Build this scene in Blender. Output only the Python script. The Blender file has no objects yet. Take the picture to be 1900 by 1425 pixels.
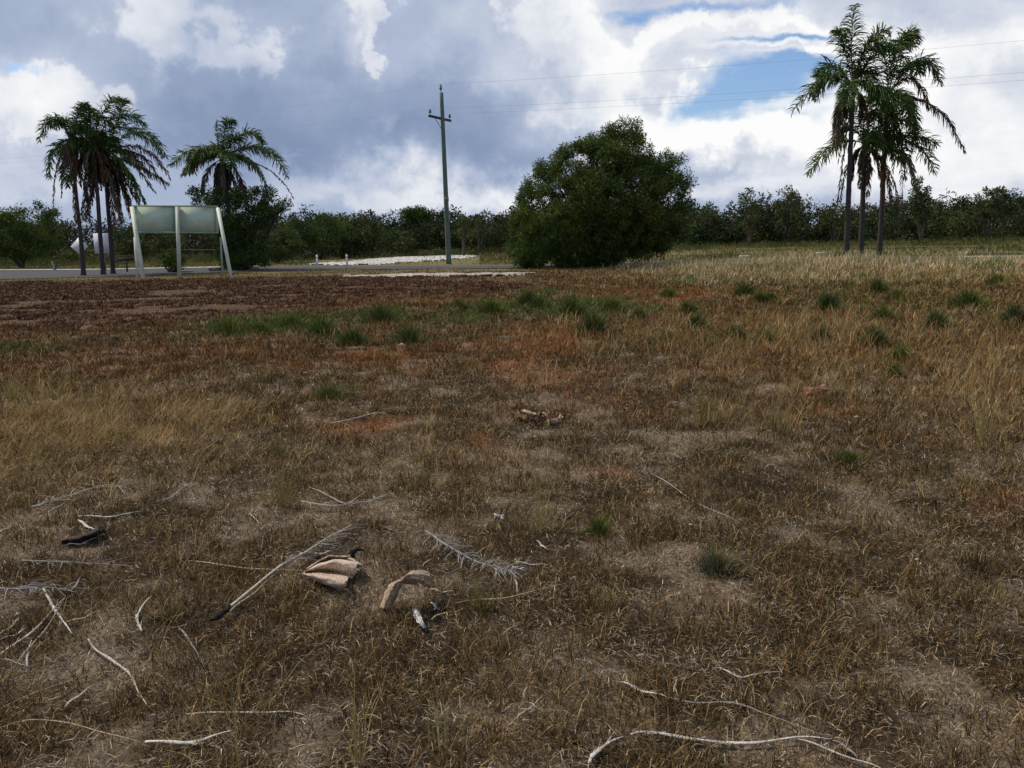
import bpy, math, random
import numpy as np
from mathutils import Matrix, Vector

random.seed(7)
RNG = np.random.default_rng(7)
scene = bpy.context.scene
COL = scene.collection
R = math.radians

# ------------------------------------------------------------------ camera
CAM_H = 1.6
PITCH, ROLL = 9.7, -1.2
F_PX = 1593.0                      # focal length in photograph pixels (1900 wide)
cam_d = bpy.data.cameras.new('camera')
cam = bpy.data.objects.new('camera', cam_d)
COL.objects.link(cam)
cam_d.sensor_width = 36.0
cam_d.lens = 36.0 * F_PX / 1900.0
cam_d.clip_start = 0.05
cam_d.clip_end = 6000
CM = Matrix.Rotation(R(90 - PITCH), 4, 'X') @ Matrix.Rotation(R(ROLL), 4, 'Z')
cam.matrix_world = Matrix.Translation((0, 0, CAM_H)) @ CM
scene.camera = cam
CR = np.array(CM.to_3x3())
CAMP = np.array([0, 0, CAM_H])

def ray(px, py):
    d = CR @ np.array([(px - 950) / F_PX, -(py - 712.5) / F_PX, -1.0])
    return d / np.linalg.norm(d)

def project(P):
    q = (P - CAMP) @ CR
    z = -q[..., 2]
    z = np.where(z < 0.05, 0.05, z)
    return 950 + F_PX * q[..., 0] / z, 712.5 - F_PX * q[..., 1] / z

def plane_pt(px, py, Y):
    """point where the line of sight meets the upright plane y = Y"""
    d = ray(px, py)
    return CAMP + d * (Y / d[1])

# ------------------------------------------------------------------ world, sun, exposure
SUN_EL, SUN_AZ = 52.0, -62.0       # azimuth measured from +Y (ahead) towards +X
w = bpy.data.worlds.new('World'); scene.world = w
w.use_nodes = True
nt = w.node_tree; nt.nodes.clear()
N, L = nt.nodes, nt.links
def nd(t, **kw):
    n = N.new(t)
    for k, v in kw.items(): setattr(n, k, v)
    return n
def mth(op, a, b=None, c=None, clamp=False):
    n = nd('ShaderNodeMath', operation=op); n.use_clamp = clamp
    for i, v in enumerate((a, b, c)):
        if v is None: continue
        if isinstance(v, (int, float)): n.inputs[i].default_value = v
        else: L.new(v, n.inputs[i])
    return n.outputs[0]
def vm(op, a, b):
    n = nd('ShaderNodeVectorMath', operation=op)
    for i, v in enumerate((a, b)):
        if isinstance(v, tuple): n.inputs[i].default_value = v
        else: L.new(v, n.inputs[i])
    return n.outputs['Value'] if op in ('DOT_PRODUCT', 'LENGTH') else n.outputs['Vector']
sky = nd('ShaderNodeTexSky', sky_type='NISHITA')
sky.sun_disc = False
sky.sun_elevation = R(SUN_EL); sky.sun_rotation = R(SUN_AZ)
sky.air_density = 1.0; sky.dust_density = 0.6; sky.ozone_density = 1.3
tc = nd('ShaderNodeTexCoord')
D = tc.outputs['Generated']
sep = nd('ShaderNodeSeparateXYZ'); L.new(D, sep.inputs[0])
dx, dy, dz = sep.outputs
az = mth('ARCTAN2', dx, dy)
el = mth('ARCSINE', dz)
ae = nd('ShaderNodeCombineXYZ'); L.new(az, ae.inputs[0]); L.new(el, ae.inputs[1])
# cloud-deck coordinates: flattened towards the horizon
den = mth('ADD', mth('MAXIMUM', dz, 0.0), 0.22)
cp = nd('ShaderNodeCombineXYZ')
L.new(mth('DIVIDE', dx, den), cp.inputs[0]); L.new(mth('DIVIDE', dy, den), cp.inputs[1]); L.new(dz, cp.inputs[2])
def noise(vec, scale, detail, rough=0.55, dist=0.0, off=(0, 0, 0)):
    n = nd('ShaderNodeTexNoise'); n.inputs['Scale'].default_value = scale
    n.inputs['Detail'].default_value = detail; n.inputs['Roughness'].default_value = rough
    n.inputs['Distortion'].default_value = dist
    L.new(vm('ADD', vec, off), n.inputs['Vector'])
    return n
warp = noise(D, 5.0, 6, 0.58, 0.0, (3.1, 1.7, 0.4)).outputs['Color']
warp2 = noise(D, 17.0, 5, 0.6, 0.0, (8.1, 4.7, 2.4)).outputs['Color']
wv = vm('MULTIPLY', vm('SUBTRACT', warp, (0.5, 0.5, 0.5)), (0.36, 0.22, 0.0))
wv2 = vm('MULTIPLY', vm('SUBTRACT', warp2, (0.5, 0.5, 0.5)), (0.12, 0.085, 0.0))
AE = vm('ADD', ae.outputs[0], vm('ADD', wv, wv2))
AE_hole = vm('ADD', ae.outputs[0], vm('ADD', vm('MULTIPLY', wv, (.45, .25, 0)), vm('MULTIPLY', wv2, (.9, .45, 0))))
def azel(px, py):
    d = ray(px, py)
    return math.atan2(d[0], d[1]), math.asin(d[2])
def blobs(specs, base, sgn=1.0):
    acc = None
    for (px, py, sx, sy, amp) in specs:
        a0, e0 = azel(px, py)
        v = vm('SUBTRACT', AE, (a0, e0, 0.0))
        v = vm('MULTIPLY', v, (F_PX / sx, F_PX / sy, 0.0))
        g = mth('EXPONENT', mth('MULTIPLY', vm('DOT_PRODUCT', v, v), -1.0))
        acc = mth('MULTIPLY_ADD', g, amp, base if acc is None else acc)
    return acc
bright = blobs([
    (330, 55, 130, 100, .22), (660, 35, 90, 60, .18), (600, 60, 80, 60, .12),
    (20, 200, 140, 80, .30), (40, 300, 150, 60, .18), 
    (1080, 60, 150, 120, .22), (1300, 60, 220, 80, .26), (1250, 225, 170, 60, .34), (1120, 190, 130, 60, .22),
    (1720, 90, 300, 170, .36), (1430, 270, 170, 40, .30), (1800, 300, 200, 90, .28), (1560, 250, 160, 80, .3),
    (900, 110, 120, 60, .12), (640, 345, 300, 26, .14), (900, 380, 420, 26, .34), (1500, 350, 400, 30, .12), (80, 350, 160, 25, .12),
    (950, 325, 60, 22, .18), (1100, 250, 60, 18, .2),
    (230, 250, 200, 90, -.12), (470, 215, 230, 95, -.12), (620, 285, 260, 55, -.14), (850, 285, 160, 55, -.15), (30, 60, 110, 70, -.10),
    (800, 190, 150, 50, -.08), (1075, 110, 70, 60, -.24), (1000, 215, 90, 40, -.10), (1250, 130, 50, 30, -.10), (1180, 310, 120, 22, -.10), (1350, 335, 200, 18, -.10)], 0.40)
n1 = noise(cp.outputs[0], 1.3, 9, 0.56, 0.25, (1.3, 5.2, 0)).outputs['Fac']
n2 = noise(D, 9.0, 8, 0.6, 0.3, (0.3, 2.2, 4)).outputs['Fac']
B = mth('ADD', bright, mth('ADD', mth('MULTIPLY', mth('SUBTRACT', n1, 0.5), 0.30), mth('MULTIPLY', mth('SUBTRACT', n2, 0.5), 0.40)))
n3 = None
st = nd('ShaderNodeMapping'); st.inputs['Scale'].default_value = (1.0, 3.6, 1.0); L.new(ae.outputs[0], st.inputs[0])
n3 = noise(st.outputs[0], 9.0, 7, 0.62, 0.4, (2.3, 1.2, 4)).outputs['Fac']
n5 = noise(D, 15.0, 10, 0.62, 0.0, (5.3, 2.8, 1)).outputs['Fac']
n6 = noise(D, 6.0, 6, 0.5, 0.0, (1.3, 7.8, 1)).outputs['Fac']
puff = blobs([(345, 50, 90, 90, 1.0), (395, 110, 35, 45, .8), (290, 100, 60, 40, .5), (672, 15, 60, 38, 1.0), (700, 70, 26, 26, .6), (713, 102, 28, 20, 1.1), (20, 215, 110, 60, 1.1), (95, 165, 60, 26, .7), (140, 190, 40, 30, .5),
              (640, 95, 40, 30, .35), (740, 270, 40, 36, .38), (1060, 60, 60, 70, .6), (1150, 110, 90, 50, .6), (1085, 175, 120, 34, .7), (1240, 235, 150, 36, .9), (1285, 170, 26, 26, .9), (1380, 225, 70, 34, .8), (1200, 60, 100, 34, .6), (1330, 45, 140, 20, .8), (1420, 105, 110, 10, .6),
              (1480, 270, 110, 26, .6), (1640, 60, 160, 60, .7), (1820, 130, 140, 60, .6), (1830, 320, 60, 20, .45)], 0.0)
puff = mth('ADD', puff, mth('ADD', mth('MULTIPLY', mth('SUBTRACT', n5, 0.5), 0.85), mth('MULTIPLY', mth('SUBTRACT', n6, 0.5), 0.8)))
pmr = nd('ShaderNodeMapRange'); pmr.interpolation_type = 'SMOOTHSTEP'; L.new(puff, pmr.inputs[0]); pmr.inputs[1].default_value = .28; pmr.inputs[2].default_value = .76
B = mth('ADD', B, mth('MULTIPLY', pmr.outputs[0], mth('MULTIPLY_ADD', n6, .46, -.06)))
rgt = nd('ShaderNodeMapRange'); L.new(az, rgt.inputs[0]); rgt.inputs[1].default_value = .02; rgt.inputs[2].default_value = .3
B = mth('ADD', B, mth('MULTIPLY', mth('MULTIPLY', mth('SUBTRACT', n3, 0.5), rgt.outputs[0]), .34))
ramp = nd('ShaderNodeValToRGB'); L.new(B, ramp.inputs[0])
cr = ramp.color_ramp; cr.interpolation = 'LINEAR'
cr.elements[0].position = 0.12; cr.elements[0].color = (.225, .295, .455, 1)
cr.elements[1].position = 0.95; cr.elements[1].position = .96; cr.elements[1].color = (.98, .98, .98, 1)
for p, c in ((0.32, (.310, .385, .545, 1)), (0.50, (.45, .52, .67, 1)), (0.68, (.66, .70, .79, 1)), (0.82, (.84, .86, .90, 1))):
    e = cr.elements.new(p); e.color = c
AE = AE_hole
hole = blobs([(1400, 160, 120, 40, 1.0), (1325, 195, 70, 20, .5), (1480, 118, 110, 20, .5), (1350, 8, 130, 12, .8), (1190, 20, 50, 16, .6), (1450, 72, 120, 6, .7),
              (1440, 214, 80, 8, .45), (12, 130, 40, 11, .75), (1330, 105, 80, 10, .35), (1480, 98, 110, 5, -.5)], 0.0)
hole = mth('ADD', hole, mth('ADD', mth('MULTIPLY', mth('SUBTRACT', n3, 0.5), 1.2), mth('MULTIPLY', mth('SUBTRACT', n5, 0.5), 0.7)))
hm = nd('ShaderNodeMapRange'); hm.interpolation_type = 'SMOOTHSTEP'
L.new(hole, hm.inputs[0]); hm.inputs[1].default_value = 0.18; hm.inputs[2].default_value = .95
BG_S = 0.1
sc = vm('MULTIPLY', ramp.outputs[0], (1 / BG_S, 1 / BG_S, 1 / BG_S))
mx = nd('ShaderNodeMix', data_type='RGBA')
L.new(hm.outputs[0], mx.inputs['Factor']); L.new(sc, mx.inputs[6])
L.new(vm('MULTIPLY', sky.outputs[0], (.92, 1.05, 1.26)), mx.inputs[7])
bg = nd('ShaderNodeBackground'); bg.inputs[1].default_value = BG_S
L.new(mx.outputs[2], bg.inputs[0])
wo = nd('ShaderNodeOutputWorld'); L.new(bg.outputs[0], wo.inputs[0])

sd = bpy.data.lights.new('sun', 'SUN'); sd.energy = 3.6; sd.angle = R(3.5); sd.color = (1.0, 0.89, 0.70)
sun = bpy.data.objects.new('sun', sd); COL.objects.link(sun)
sv = Vector((math.sin(R(SUN_AZ)) * math.cos(R(SUN_EL)), math.cos(R(SUN_AZ)) * math.cos(R(SUN_EL)), math.sin(R(SUN_EL))))
sun.rotation_euler = sv.to_track_quat('Z', 'Y').to_euler()
scene.view_settings.view_transform = 'Standard'
scene.view_settings.look = 'None'
scene.view_settings.exposure = 0.0
scene.view_settings.gamma = 1.0
scene.render.engine = 'CYCLES'
scene.cycles.max_bounces = 3
scene.cycles.diffuse_bounces = 2
scene.cycles.transparent_max_bounces = 4
scene.render.resolution_x = 1024; scene.render.resolution_y = 768

# ------------------------------------------------------------------ noise and terrain
_T = np.random.default_rng(3).random((256, 256)).astype(np.float64)
def vnoise(x, y):
    xi = np.floor(x).astype(np.int64); yi = np.floor(y).astype(np.int64)
    fx = x - xi; fy = y - yi
    fx = fx * fx * (3 - 2 * fx); fy = fy * fy * (3 - 2 * fy)
    a = _T[yi & 255, xi & 255]; b = _T[yi & 255, (xi + 1) & 255]
    c = _T[(yi + 1) & 255, xi & 255]; d = _T[(yi + 1) & 255, (xi + 1) & 255]
    return (a * (1 - fx) + b * fx) * (1 - fy) + (c * (1 - fx) + d * fx) * fy
def fbm(x, y, s, o=4, seed=0.0, rough=0.5):
    x = np.asarray(x, float) / s + seed * 17.3; y = np.asarray(y, float) / s + seed * 9.1
    t = 0; a = 1; n = 0
    for i in range(o):
        t = t + a * vnoise(x, y); n += a; a *= rough; x = x * 2.03 + 5.1; y = y * 2.03 + 3.7
    return t / n
def sstep(a, b, x):
    t = np.clip((np.asarray(x, float) - a) / (b - a), 0, 1); return t * t * (3 - 2 * t)
def H(x, y):
    x = np.asarray(x, float); y = np.asarray(y, float)
    r = np.hypot(x, y)
    rise = 0.30 * sstep(4, 18, x) * sstep(12, 36, y)
    near = 1 - sstep(18, 34, r)
    return rise + near * (0.05 * (fbm(x, y, 1.3, 3, 1) - .5) + 0.035 * (fbm(x, y, .35, 2, 2) - .5)) + 0.08 * (fbm(x, y, 9, 2, 4) - .5)
def G(px, py, dz=0.0):
    d = ray(px, py)
    t = -(CAM_H - dz) / d[2] if d[2] < -1e-4 else 400
    for _ in range(25):
        p = CAMP + d * t
        t += (float(H(p[0], p[1])) + dz - p[2]) / d[2] * 0.7
    return CAMP + d * t

# ------------------------------------------------------------------ object helpers
def mesh_np(name, V, Fs, mat, col=None, parent=None, smooth=False):
    """V (n,3); Fs list of (m,k) index arrays; col (n,3) colours"""
    V = np.asarray(V, dtype=np.float32)
    me = bpy.data.meshes.new(name)
    loops = np.concatenate([f.reshape(-1) for f in Fs]).astype(np.int32)
    tot = np.concatenate([np.full(len(f), f.shape[1], np.int32) for f in Fs])
    start = np.concatenate([[0], np.cumsum(tot)[:-1]]).astype(np.int32)
    me.vertices.add(len(V)); me.loops.add(len(loops)); me.polygons.add(len(tot))
    me.vertices.foreach_set('co', V.reshape(-1))
    me.loops.foreach_set('vertex_index', loops)
    me.polygons.foreach_set('loop_start', start)
    me.polygons.foreach_set('loop_total', tot)
    if smooth: me.polygons.foreach_set('use_smooth', np.ones(len(tot), bool))
    me.update(calc_edges=True)
    if col is not None:
        a = me.color_attributes.new('Col', 'FLOAT_COLOR', 'POINT')
        c = np.ones((len(V), 4), np.float32); c[:, :3] = col
        a.data.foreach_set('color', c.reshape(-1))
    me.materials.append(mat)
    o = bpy.data.objects.new(name, me); COL.objects.link(o)
    if parent is not None:
        o.parent = parent
        pm = parent
        off = Vector((0, 0, 0))
        while pm is not None: off += pm.location; pm = pm.parent
        me.transform(Matrix.Translation(-off))
    return o
def thing(name, label, cat, loc, group=None):
    o = bpy.data.objects.new(name, None); COL.objects.link(o)
    o.location = Vector([float(v) for v in loc]); o.empty_display_size = 0.3
    return tag(o, label, cat, group)
def tag(o, label, cat, group=None, kind=None):
    o['label'] = label; o['category'] = cat
    if group: o['group'] = group
    if kind: o['kind'] = kind
    return o
def recentre(o, loc):
    v = Vector([float(q) for q in loc]); o.data.transform(Matrix.Translation(-v)); o.location = v
    return o
class MB:
    def __init__(s): s.V = []; s.F4 = []; s.F3 = []; s.C = []; s.n = 0
    def add(s, V, F4=None, F3=None, col=(.5, .5, .5)):
        V = np.asarray(V, float)
        s.V.append(V)
        if F4 is not None and len(F4): s.F4.append(np.asarray(F4) + s.n)
        if F3 is not None and len(F3): s.F3.append(np.asarray(F3) + s.n)
        c = np.asarray(col, float)
        s.C.append(np.broadcast_to(c, (len(V), 3)) if c.ndim == 1 else c)
        s.n += len(V)
    def tube(s, P, r, k=6, col=(.5, .5, .5), flat=1.0):
        P = np.asarray(P, float); n = len(P)
        r = np.broadcast_to(np.asarray(r, float), (n,))
        T = np.gradient(P, axis=0); T /= np.linalg.norm(T, axis=1)[:, None] + 1e-9
        ref = np.array([0, 0, 1.0]) if abs(T[n // 2][2]) < .9 else np.array([1.0, 0, 0])
        A = np.cross(T, ref); A /= np.linalg.norm(A, axis=1)[:, None] + 1e-9
        Bv = np.cross(A, T)
        a = np.linspace(0, 2 * np.pi, k, endpoint=False)
        V = P[:, None] + r[:, None, None] * (A[:, None] * np.cos(a)[None, :, None] + flat * Bv[:, None] * np.sin(a)[None, :, None])
        V = V.reshape(-1, 3)
        i = np.arange(n - 1)[:, None] * k; j = np.arange(k)[None]
        q = np.stack([i + j, i + (j + 1) % k, i + k + (j + 1) % k, i + k + j], -1).reshape(-1, 4)
        V = np.vstack([V, P[0], P[-1]])
        e0 = len(V) - 2
        f3 = [[e0, (m + 1) % k, m] for m in range(k)] + [[e0 + 1, (n - 1) * k + m, (n - 1) * k + (m + 1) % k] for m in range(k)]
        s.add(V, q, f3, col)
    def box(s, c, size, rot=0.0, col=(.5, .5, .5), M=None):
        sx, sy, sz = [v / 2 for v in size]
        V = np.array([[x, y, z] for z in (-sz, sz) for x, y in ((-sx, -sy), (sx, -sy), (sx, sy), (-sx, sy))])
        if M is not None: V = V @ np.array(M).T
        cr_, sr = math.cos(rot), math.sin(rot)
        V = V @ np.array([[cr_, sr, 0], [-sr, cr_, 0], [0, 0, 1]]) + np.asarray(c)
        s.add(V, [[3, 2, 1, 0], [4, 5, 6, 7], [0, 1, 5, 4], [1, 2, 6, 5], [2, 3, 7, 6], [3, 0, 4, 7]], None, col)
    def build(s, name, mat, parent=None, smooth=False):
        Fs = []
        if s.F4: Fs.append(np.concatenate(s.F4))
        if s.F3: Fs.append(np.concatenate(s.F3))
        return mesh_np(name, np.concatenate(s.V), Fs, mat, np.concatenate(s.C), parent, smooth)

# ------------------------------------------------------------------ materials
def vmat(name, rough=0.85, spec=0.2, transl=0.0, nscale=20, namp=0.3, bump=0.0, bscale=60, stretch=(1, 1, 1)):
    m = bpy.data.materials.new(name); m.use_nodes = True
    t = m.node_tree; t.nodes.clear()
    n = t.nodes; l = t.links
    at = n.new('ShaderNodeAttribute'); at.attribute_name = 'Col'
    g = n.new('ShaderNodeTexCoord')
    mp = n.new('ShaderNodeMapping'); mp.inputs['Scale'].default_value = stretch
    l.new(g.outputs['Object'], mp.inputs[0])
    no = n.new('ShaderNodeTexNoise'); no.inputs['Scale'].default_value = nscale; no.inputs['Detail'].default_value = 5
    l.new(mp.outputs[0], no.inputs['Vector'])
    mr = n.new('ShaderNodeMapRange'); mr.inputs[1].default_value = .25; mr.inputs[2].default_value = .75
    mr.inputs[3].default_value = 1 - namp; mr.inputs[4].default_value = 1 + namp
    l.new(no.outputs['Fac'], mr.inputs[0])
    mu = n.new('ShaderNodeVectorMath'); mu.operation = 'SCALE'
    l.new(at.outputs['Color'], mu.inputs[0]); l.new(mr.outputs[0], mu.inputs['Scale'])
    p = n.new('ShaderNodeBsdfPrincipled')
    p.inputs['Roughness'].default_value = rough
    p.inputs['Specular IOR Level'].default_value = spec
    l.new(mu.outputs[0], p.inputs['Base Color'])
    o = n.new('ShaderNodeOutputMaterial')
    if bump:
        nb = n.new('ShaderNodeTexNoise'); nb.inputs['Scale'].default_value = bscale; nb.inputs['Detail'].default_value = 6
        l.new(mp.outputs[0], nb.inputs['Vector'])
        b = n.new('ShaderNodeBump'); b.inputs['Strength'].default_value = bump; b.inputs['Distance'].default_value = 0.02
        l.new(nb.outputs['Fac'], b.inputs['Height']); l.new(b.outputs[0], p.inputs['Normal'])
    if transl:
        tr = n.new('ShaderNodeBsdfTranslucent'); l.new(mu.outputs[0], tr.inputs[0])
        mi = n.new('ShaderNodeMixShader'); mi.inputs[0].default_value = transl
        l.new(p.outputs[0], mi.inputs[1]); l.new(tr.outputs[0], mi.inputs[2]); l.new(mi.outputs[0], o.inputs[0])
    else: l.new(p.outputs[0], o.inputs[0])
    return m
M_ground = vmat('soil_and_litter', 1.0, .03, 0, 45, .6, .9, 55)
M_grass = vmat('grass_blades', .9, .06, .10, 3, .15)
M_leaf = vmat('leaves', .85, .08, .2, 1.5, .25)
M_palm = vmat('palm_leaflets', .7, .15, .18, 2, .2)
M_dead = vmat('dead_fronds', .85, .15, .1, 2, .25)
M_bark = vmat('bark', .9, .15, 0, 7, .4, .8, 30, (1, 1, .3))
M_palmbark = vmat('palm_bark', .9, .15, 0, 5, .35, .9, 9, (.3, .3, 2.5))
M_paint = vmat('weathered_paint', .6, .3, 0, 2.5, .12, .1, 40)
M_metal = vmat('grey_metal', .45, .5, 0, 9, .15)
M_asphalt = vmat('asphalt', .9, .25, 0, 6, .2, .5, 120)
M_sand = vmat('white_sand', .95, .1, 0, 2.2, .22, .9, 14)
M_wood = vmat('dry_stalk', .7, .3, 0, 60, .28, .5, 160)
M_husk = vmat('palm_husk', .85, .12, .05, 60, .4, .8, 120)
M_pole = vmat('treated_timber', .85, .2, 0, 6, .35, .6, 25, (3, 3, .3))
M_wire = vmat('wire', .5, .4, 0, 5, .1)

# ------------------------------------------------------------------ zones of the ground
def gau(px, py, cx, cy, sx, sy): return np.exp(-((px - cx) / sx) ** 2 - ((py - cy) / sy) ** 2)
ORANGE = [(700, 797, 45, 17, 1), (965, 692, 85, 20, .8), (1010, 645, 80, 18, .8), (700, 662, 70, 12, .8), (1570, 765, 55, 11, .8), (1370, 690, 120, 14, .6),
          (1320, 548, 90, 12, .6), (625, 800, 50, 12, .7), (915, 822, 35, 12, .7), (1140, 872, 35, 11, .9), (1850, 937, 55, 14, .6), (990, 615, 90, 9, .8),
          (1150, 545, 120, 9, .5), (1235, 560, 60, 9, .6), (820, 560, 60, 8, .5), (560, 690, 60, 9, .5), (520, 665, 50, 8, .4), (290, 650, 60, 8, .3), (1060, 735, 60, 14, .5), (1530, 660, 60, 9, .4),
          (880, 640, 40, 8, .5), (760, 690, 60, 9, .5), (1180, 770, 50, 10, .5), (40, 640, 50, 8, .3), (1700, 650, 60, 9, .4)]
TAN = [(170, 790, 190, 55, 1), (60, 900, 160, 40, .5), (800, 870, 260, 45, .45), (1500, 620, 420, 40, .7), (1830, 760, 130, 70, .5), (1480, 745, 120, 40, .4),
       (30, 720, 60, 25, .7), (1650, 690, 260, 30, .4), (1500, 505, 500, 18, 1.0), (1850, 520, 300, 25, .7)]
GREEN = [(470, 605, 110, 16, .9), (560, 600, 90, 14, .8), (700, 590, 70, 14, .8), (1060, 575, 90, 18, .8), (930, 575, 90, 14, .6), (1130, 570, 70, 18, .6),
         (20, 655, 70, 16, .7), (870, 590, 120, 12, .5), (1850, 500, 60, 9, 1.), (1330, 630, 120, 14, .45), (1560, 560, 300, 25, .3), (615, 728, 45, 10, .8), (1000, 545, 60, 10, .5),
         (430, 690, 60, 12, .3), (1260, 520, 60, 10, .4), (1440, 500, 60, 8, .5)]
MX = [-400, 0, 200, 400, 600, 800, 1000, 1080]
MYB = [640, 622, 610, 588, 562, 545, 530, 522]
def zones(x, y):
    z = H(x, y)
    px, py = project(np.stack([x, y, z], -1))
    jx = (fbm(x, y, 1.5, 3, 5) - .5); jy = (fbm(x, y, 1.1, 3, 6) - .5)
    r = np.hypot(x, y)
    px2 = px + jx * 160; py2 = py + jy * 26 * np.clip(12 / r, .3, 4)
    o = sum(a * gau(px2, py2, cx, cy, sx, sy) for cx, cy, sx, sy, a in ORANGE)
    o = np.clip(o * (0.5 + 1.5 * fbm(x, y, .5, 3, 8)), 0, 1)
    t = np.clip(sum(a * gau(px2, py2, cx, cy, sx, sy) for cx, cy, sx, sy, a in TAN), 0, 1)
    g = np.clip(sum(a * gau(px2, py2, cx, cy, sx, sy) for cx, cy, sx, sy, a in GREEN), 0, 1)
    yb = np.interp(px, MX, MYB) + (fbm(x, y, 1.6, 3, 7) - .5) * 40
    m = sstep(10, -10, py - yb) * sstep(513, 522, py - (px - 400) * -0.006) * (1 - sstep(980, 1120, px))
    far = sstep(26, 46, r)
    return px, py, o, t, g, np.clip(m, 0, 1), far, r

# ------------------------------------------------------------------ ground sheet
def build_ground():
    nr, nth = 620, 700
    rr = np.concatenate([[0.0], np.geomspace(0.9, 5000, nr)])
    th = np.concatenate([np.linspace(-50, 50, nth - 60), np.linspace(50, 310, 62)[1:-1]]) * np.pi / 180
    RR, TH = np.meshgrid(rr, th, indexing='ij')
    X = RR * np.sin(TH); Y = RR * np.cos(TH) - 2.0
    Z = H(X, Y) * (RR < 400)
    n, m = X.shape
    V = np.stack([X, Y, Z], -1).reshape(-1, 3)
    x, y = V[:, 0], V[:, 1]
    px, py, o, t, g, mu, far, r = zones(x, y)
    c = np.empty((len(x), 3)); c[:] = (.044, .031, .020)
    pale = sstep(.46, .66, fbm(x, y, .32, 4, 11))[:, None]
    c = c * (1 - pale) + np.array((.17, .132, .098)) * pale
    def mixc(c, w, k): return c * (1 - w[:, None]) + np.array(k) * w[:, None]
    c = mixc(c, o * .55, (.23, .105, .05)); c = mixc(c, t * .6, (.27, .20, .11)); c = mixc(c, g * .5, (.10, .11, .05))
    c = mixc(c, mu, (.105, .068, .046))
    fv = fbm(x, y, 6, 3, 12)
    c = mixc(c, far * (1 - mu), (.15, .135, .065))
    c = mixc(c, far * (1 - mu) * sstep(.5, .7, fv) * .6, (.22, .18, .11))
    c = mixc(c, sstep(72, 90, r), (.05, .055, .03))  # shade beneath the far scrub, put into the ground colour
    i = np.arange(n - 1)[:, None] * m; j = np.arange(m)[None]
    q = np.stack([i + j, i + m + j, i + m + (j + 1) % m, i + (j + 1) % m], -1).reshape(-1, 4)
    ob = mesh_np('ground', V, [q], M_ground, c, smooth=True)
    ob['kind'] = 'structure'
build_ground()

def strip(name, near, far, mat, col, dz, nseg=90, ncross=6, kind='structure', taper=False):
    a = np.array([G(*p) for p in near]); b = np.array([G(*p) for p in far])
    s = np.linspace(0, 1, nseg)
    def res(P):
        k = np.linspace(0, 1, len(P)); return np.stack([np.interp(s, k, P[:, i]) for i in range(3)], -1)
    A, Bp = res(a), res(b)
    u = np.linspace(0, 1, ncross)
    V = A[:, None] * (1 - u)[None, :, None] + Bp[:, None] * u[None, :, None]
    V[..., 2] = H(V[..., 0], V[..., 1]) + dz
    V = V.reshape(-1, 3)
    i = np.arange(nseg - 1)[:, None] * ncross; j = np.arange(ncross - 1)[None]
    q = np.stack([i + j, i + ncross + j, i + ncross + j + 1, i + j + 1], -1).reshape(-1, 4)
    o = mesh_np(name, V, [q], mat, np.broadcast_to(np.array(col), (len(V), 3)), smooth=True)
    if kind: o['kind'] = kind
    return o
RN = [(-260, 527), (0, 519), (240, 513.5), (480, 503.5), (700, 500.5), (950, 499), (1200, 497), (1500, 490), (1780, 484.5), (1900, 483), (2200, 478)]
RF = [(-260, 508), (0, 502.5), (240, 500.5), (480, 495.5), (700, 494.5), (950, 493), (1200, 488), (1500, 481), (1780, 476.5), (1900, 475.5), (2200, 471)]
strip('road', RN, RF, M_asphalt, (.062, .062, .072), .03)
strip('road_edge_line', [(p[0], p[1] - .2) for p in RF[:4]], [(p[0], p[1] - 1.6) for p in RF[:4]], M_sand, (.42, .41, .38), .045, 60, 3)
strip('road_edge_line', [(1775, 478.5), (1900, 477.8), (2200, 473)], [(1775, 477.3), (1900, 476.4), (2200, 471.5)], M_sand, (.42, .4, .38), .05, 30, 3)
# dark shoulder path far right
strip('path', [(1560, 462), (1750, 459.5), (1950, 457)], [(1560, 460.5), (1750, 456.5), (1950, 453)], M_asphalt, (.12, .085, .07), .04, 40, 4)

def sand_patch(pts, seed, dz=.035):
    """irregular sheet of sand: polygon in photo pixels, triangulated on a fine grid and trimmed by noise"""
    P = np.array([G(*p)[:2] for p in pts])
    x0, y0 = P.min(0) - .5; x1, y1 = P.max(0) + .5
    nx = max(12, int((x1 - x0) / .22)); ny = max(12, int((y1 - y0) / .22))
    X, Y = np.meshgrid(np.linspace(x0, x1, nx), np.linspace(y0, y1, ny))
    ins = inside(P, X, Y, True)
    keep = ins + (fbm(X, Y, .9, 4, seed, .65) - (.56 if seed != 21 else .50)) * (3.4 if seed != 21 else 2.6)
    k = sstep(-.2, .45, keep)
    Z = H(X, Y) - .05 + k * (.05 + dz) + k * .07 * fbm(X, Y, .7, 3, seed + 1)
    V = np.stack([X, Y, Z], -1).reshape(-1, 3)
    i = np.arange(ny - 1)[:, None] * nx; j = np.arange(nx - 1)[None]
    q = np.stack([i + j, i + j + 1, i + nx + j + 1, i + nx + j], -1).reshape(-1, 4)
    kk = k.reshape(-1)
    q = q[kk[q].min(1) > .12]
    c = np.array((.50, .48, .46) if seed != 31 else (.40, .35, .31)) * (0.75 + .4 * fbm(X, Y, 1.3, 3, seed + 3)).reshape(-1, 1)
    o = mesh_np('sand', V, [q], M_sand, c, smooth=True); o['kind'] = 'structure'
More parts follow.
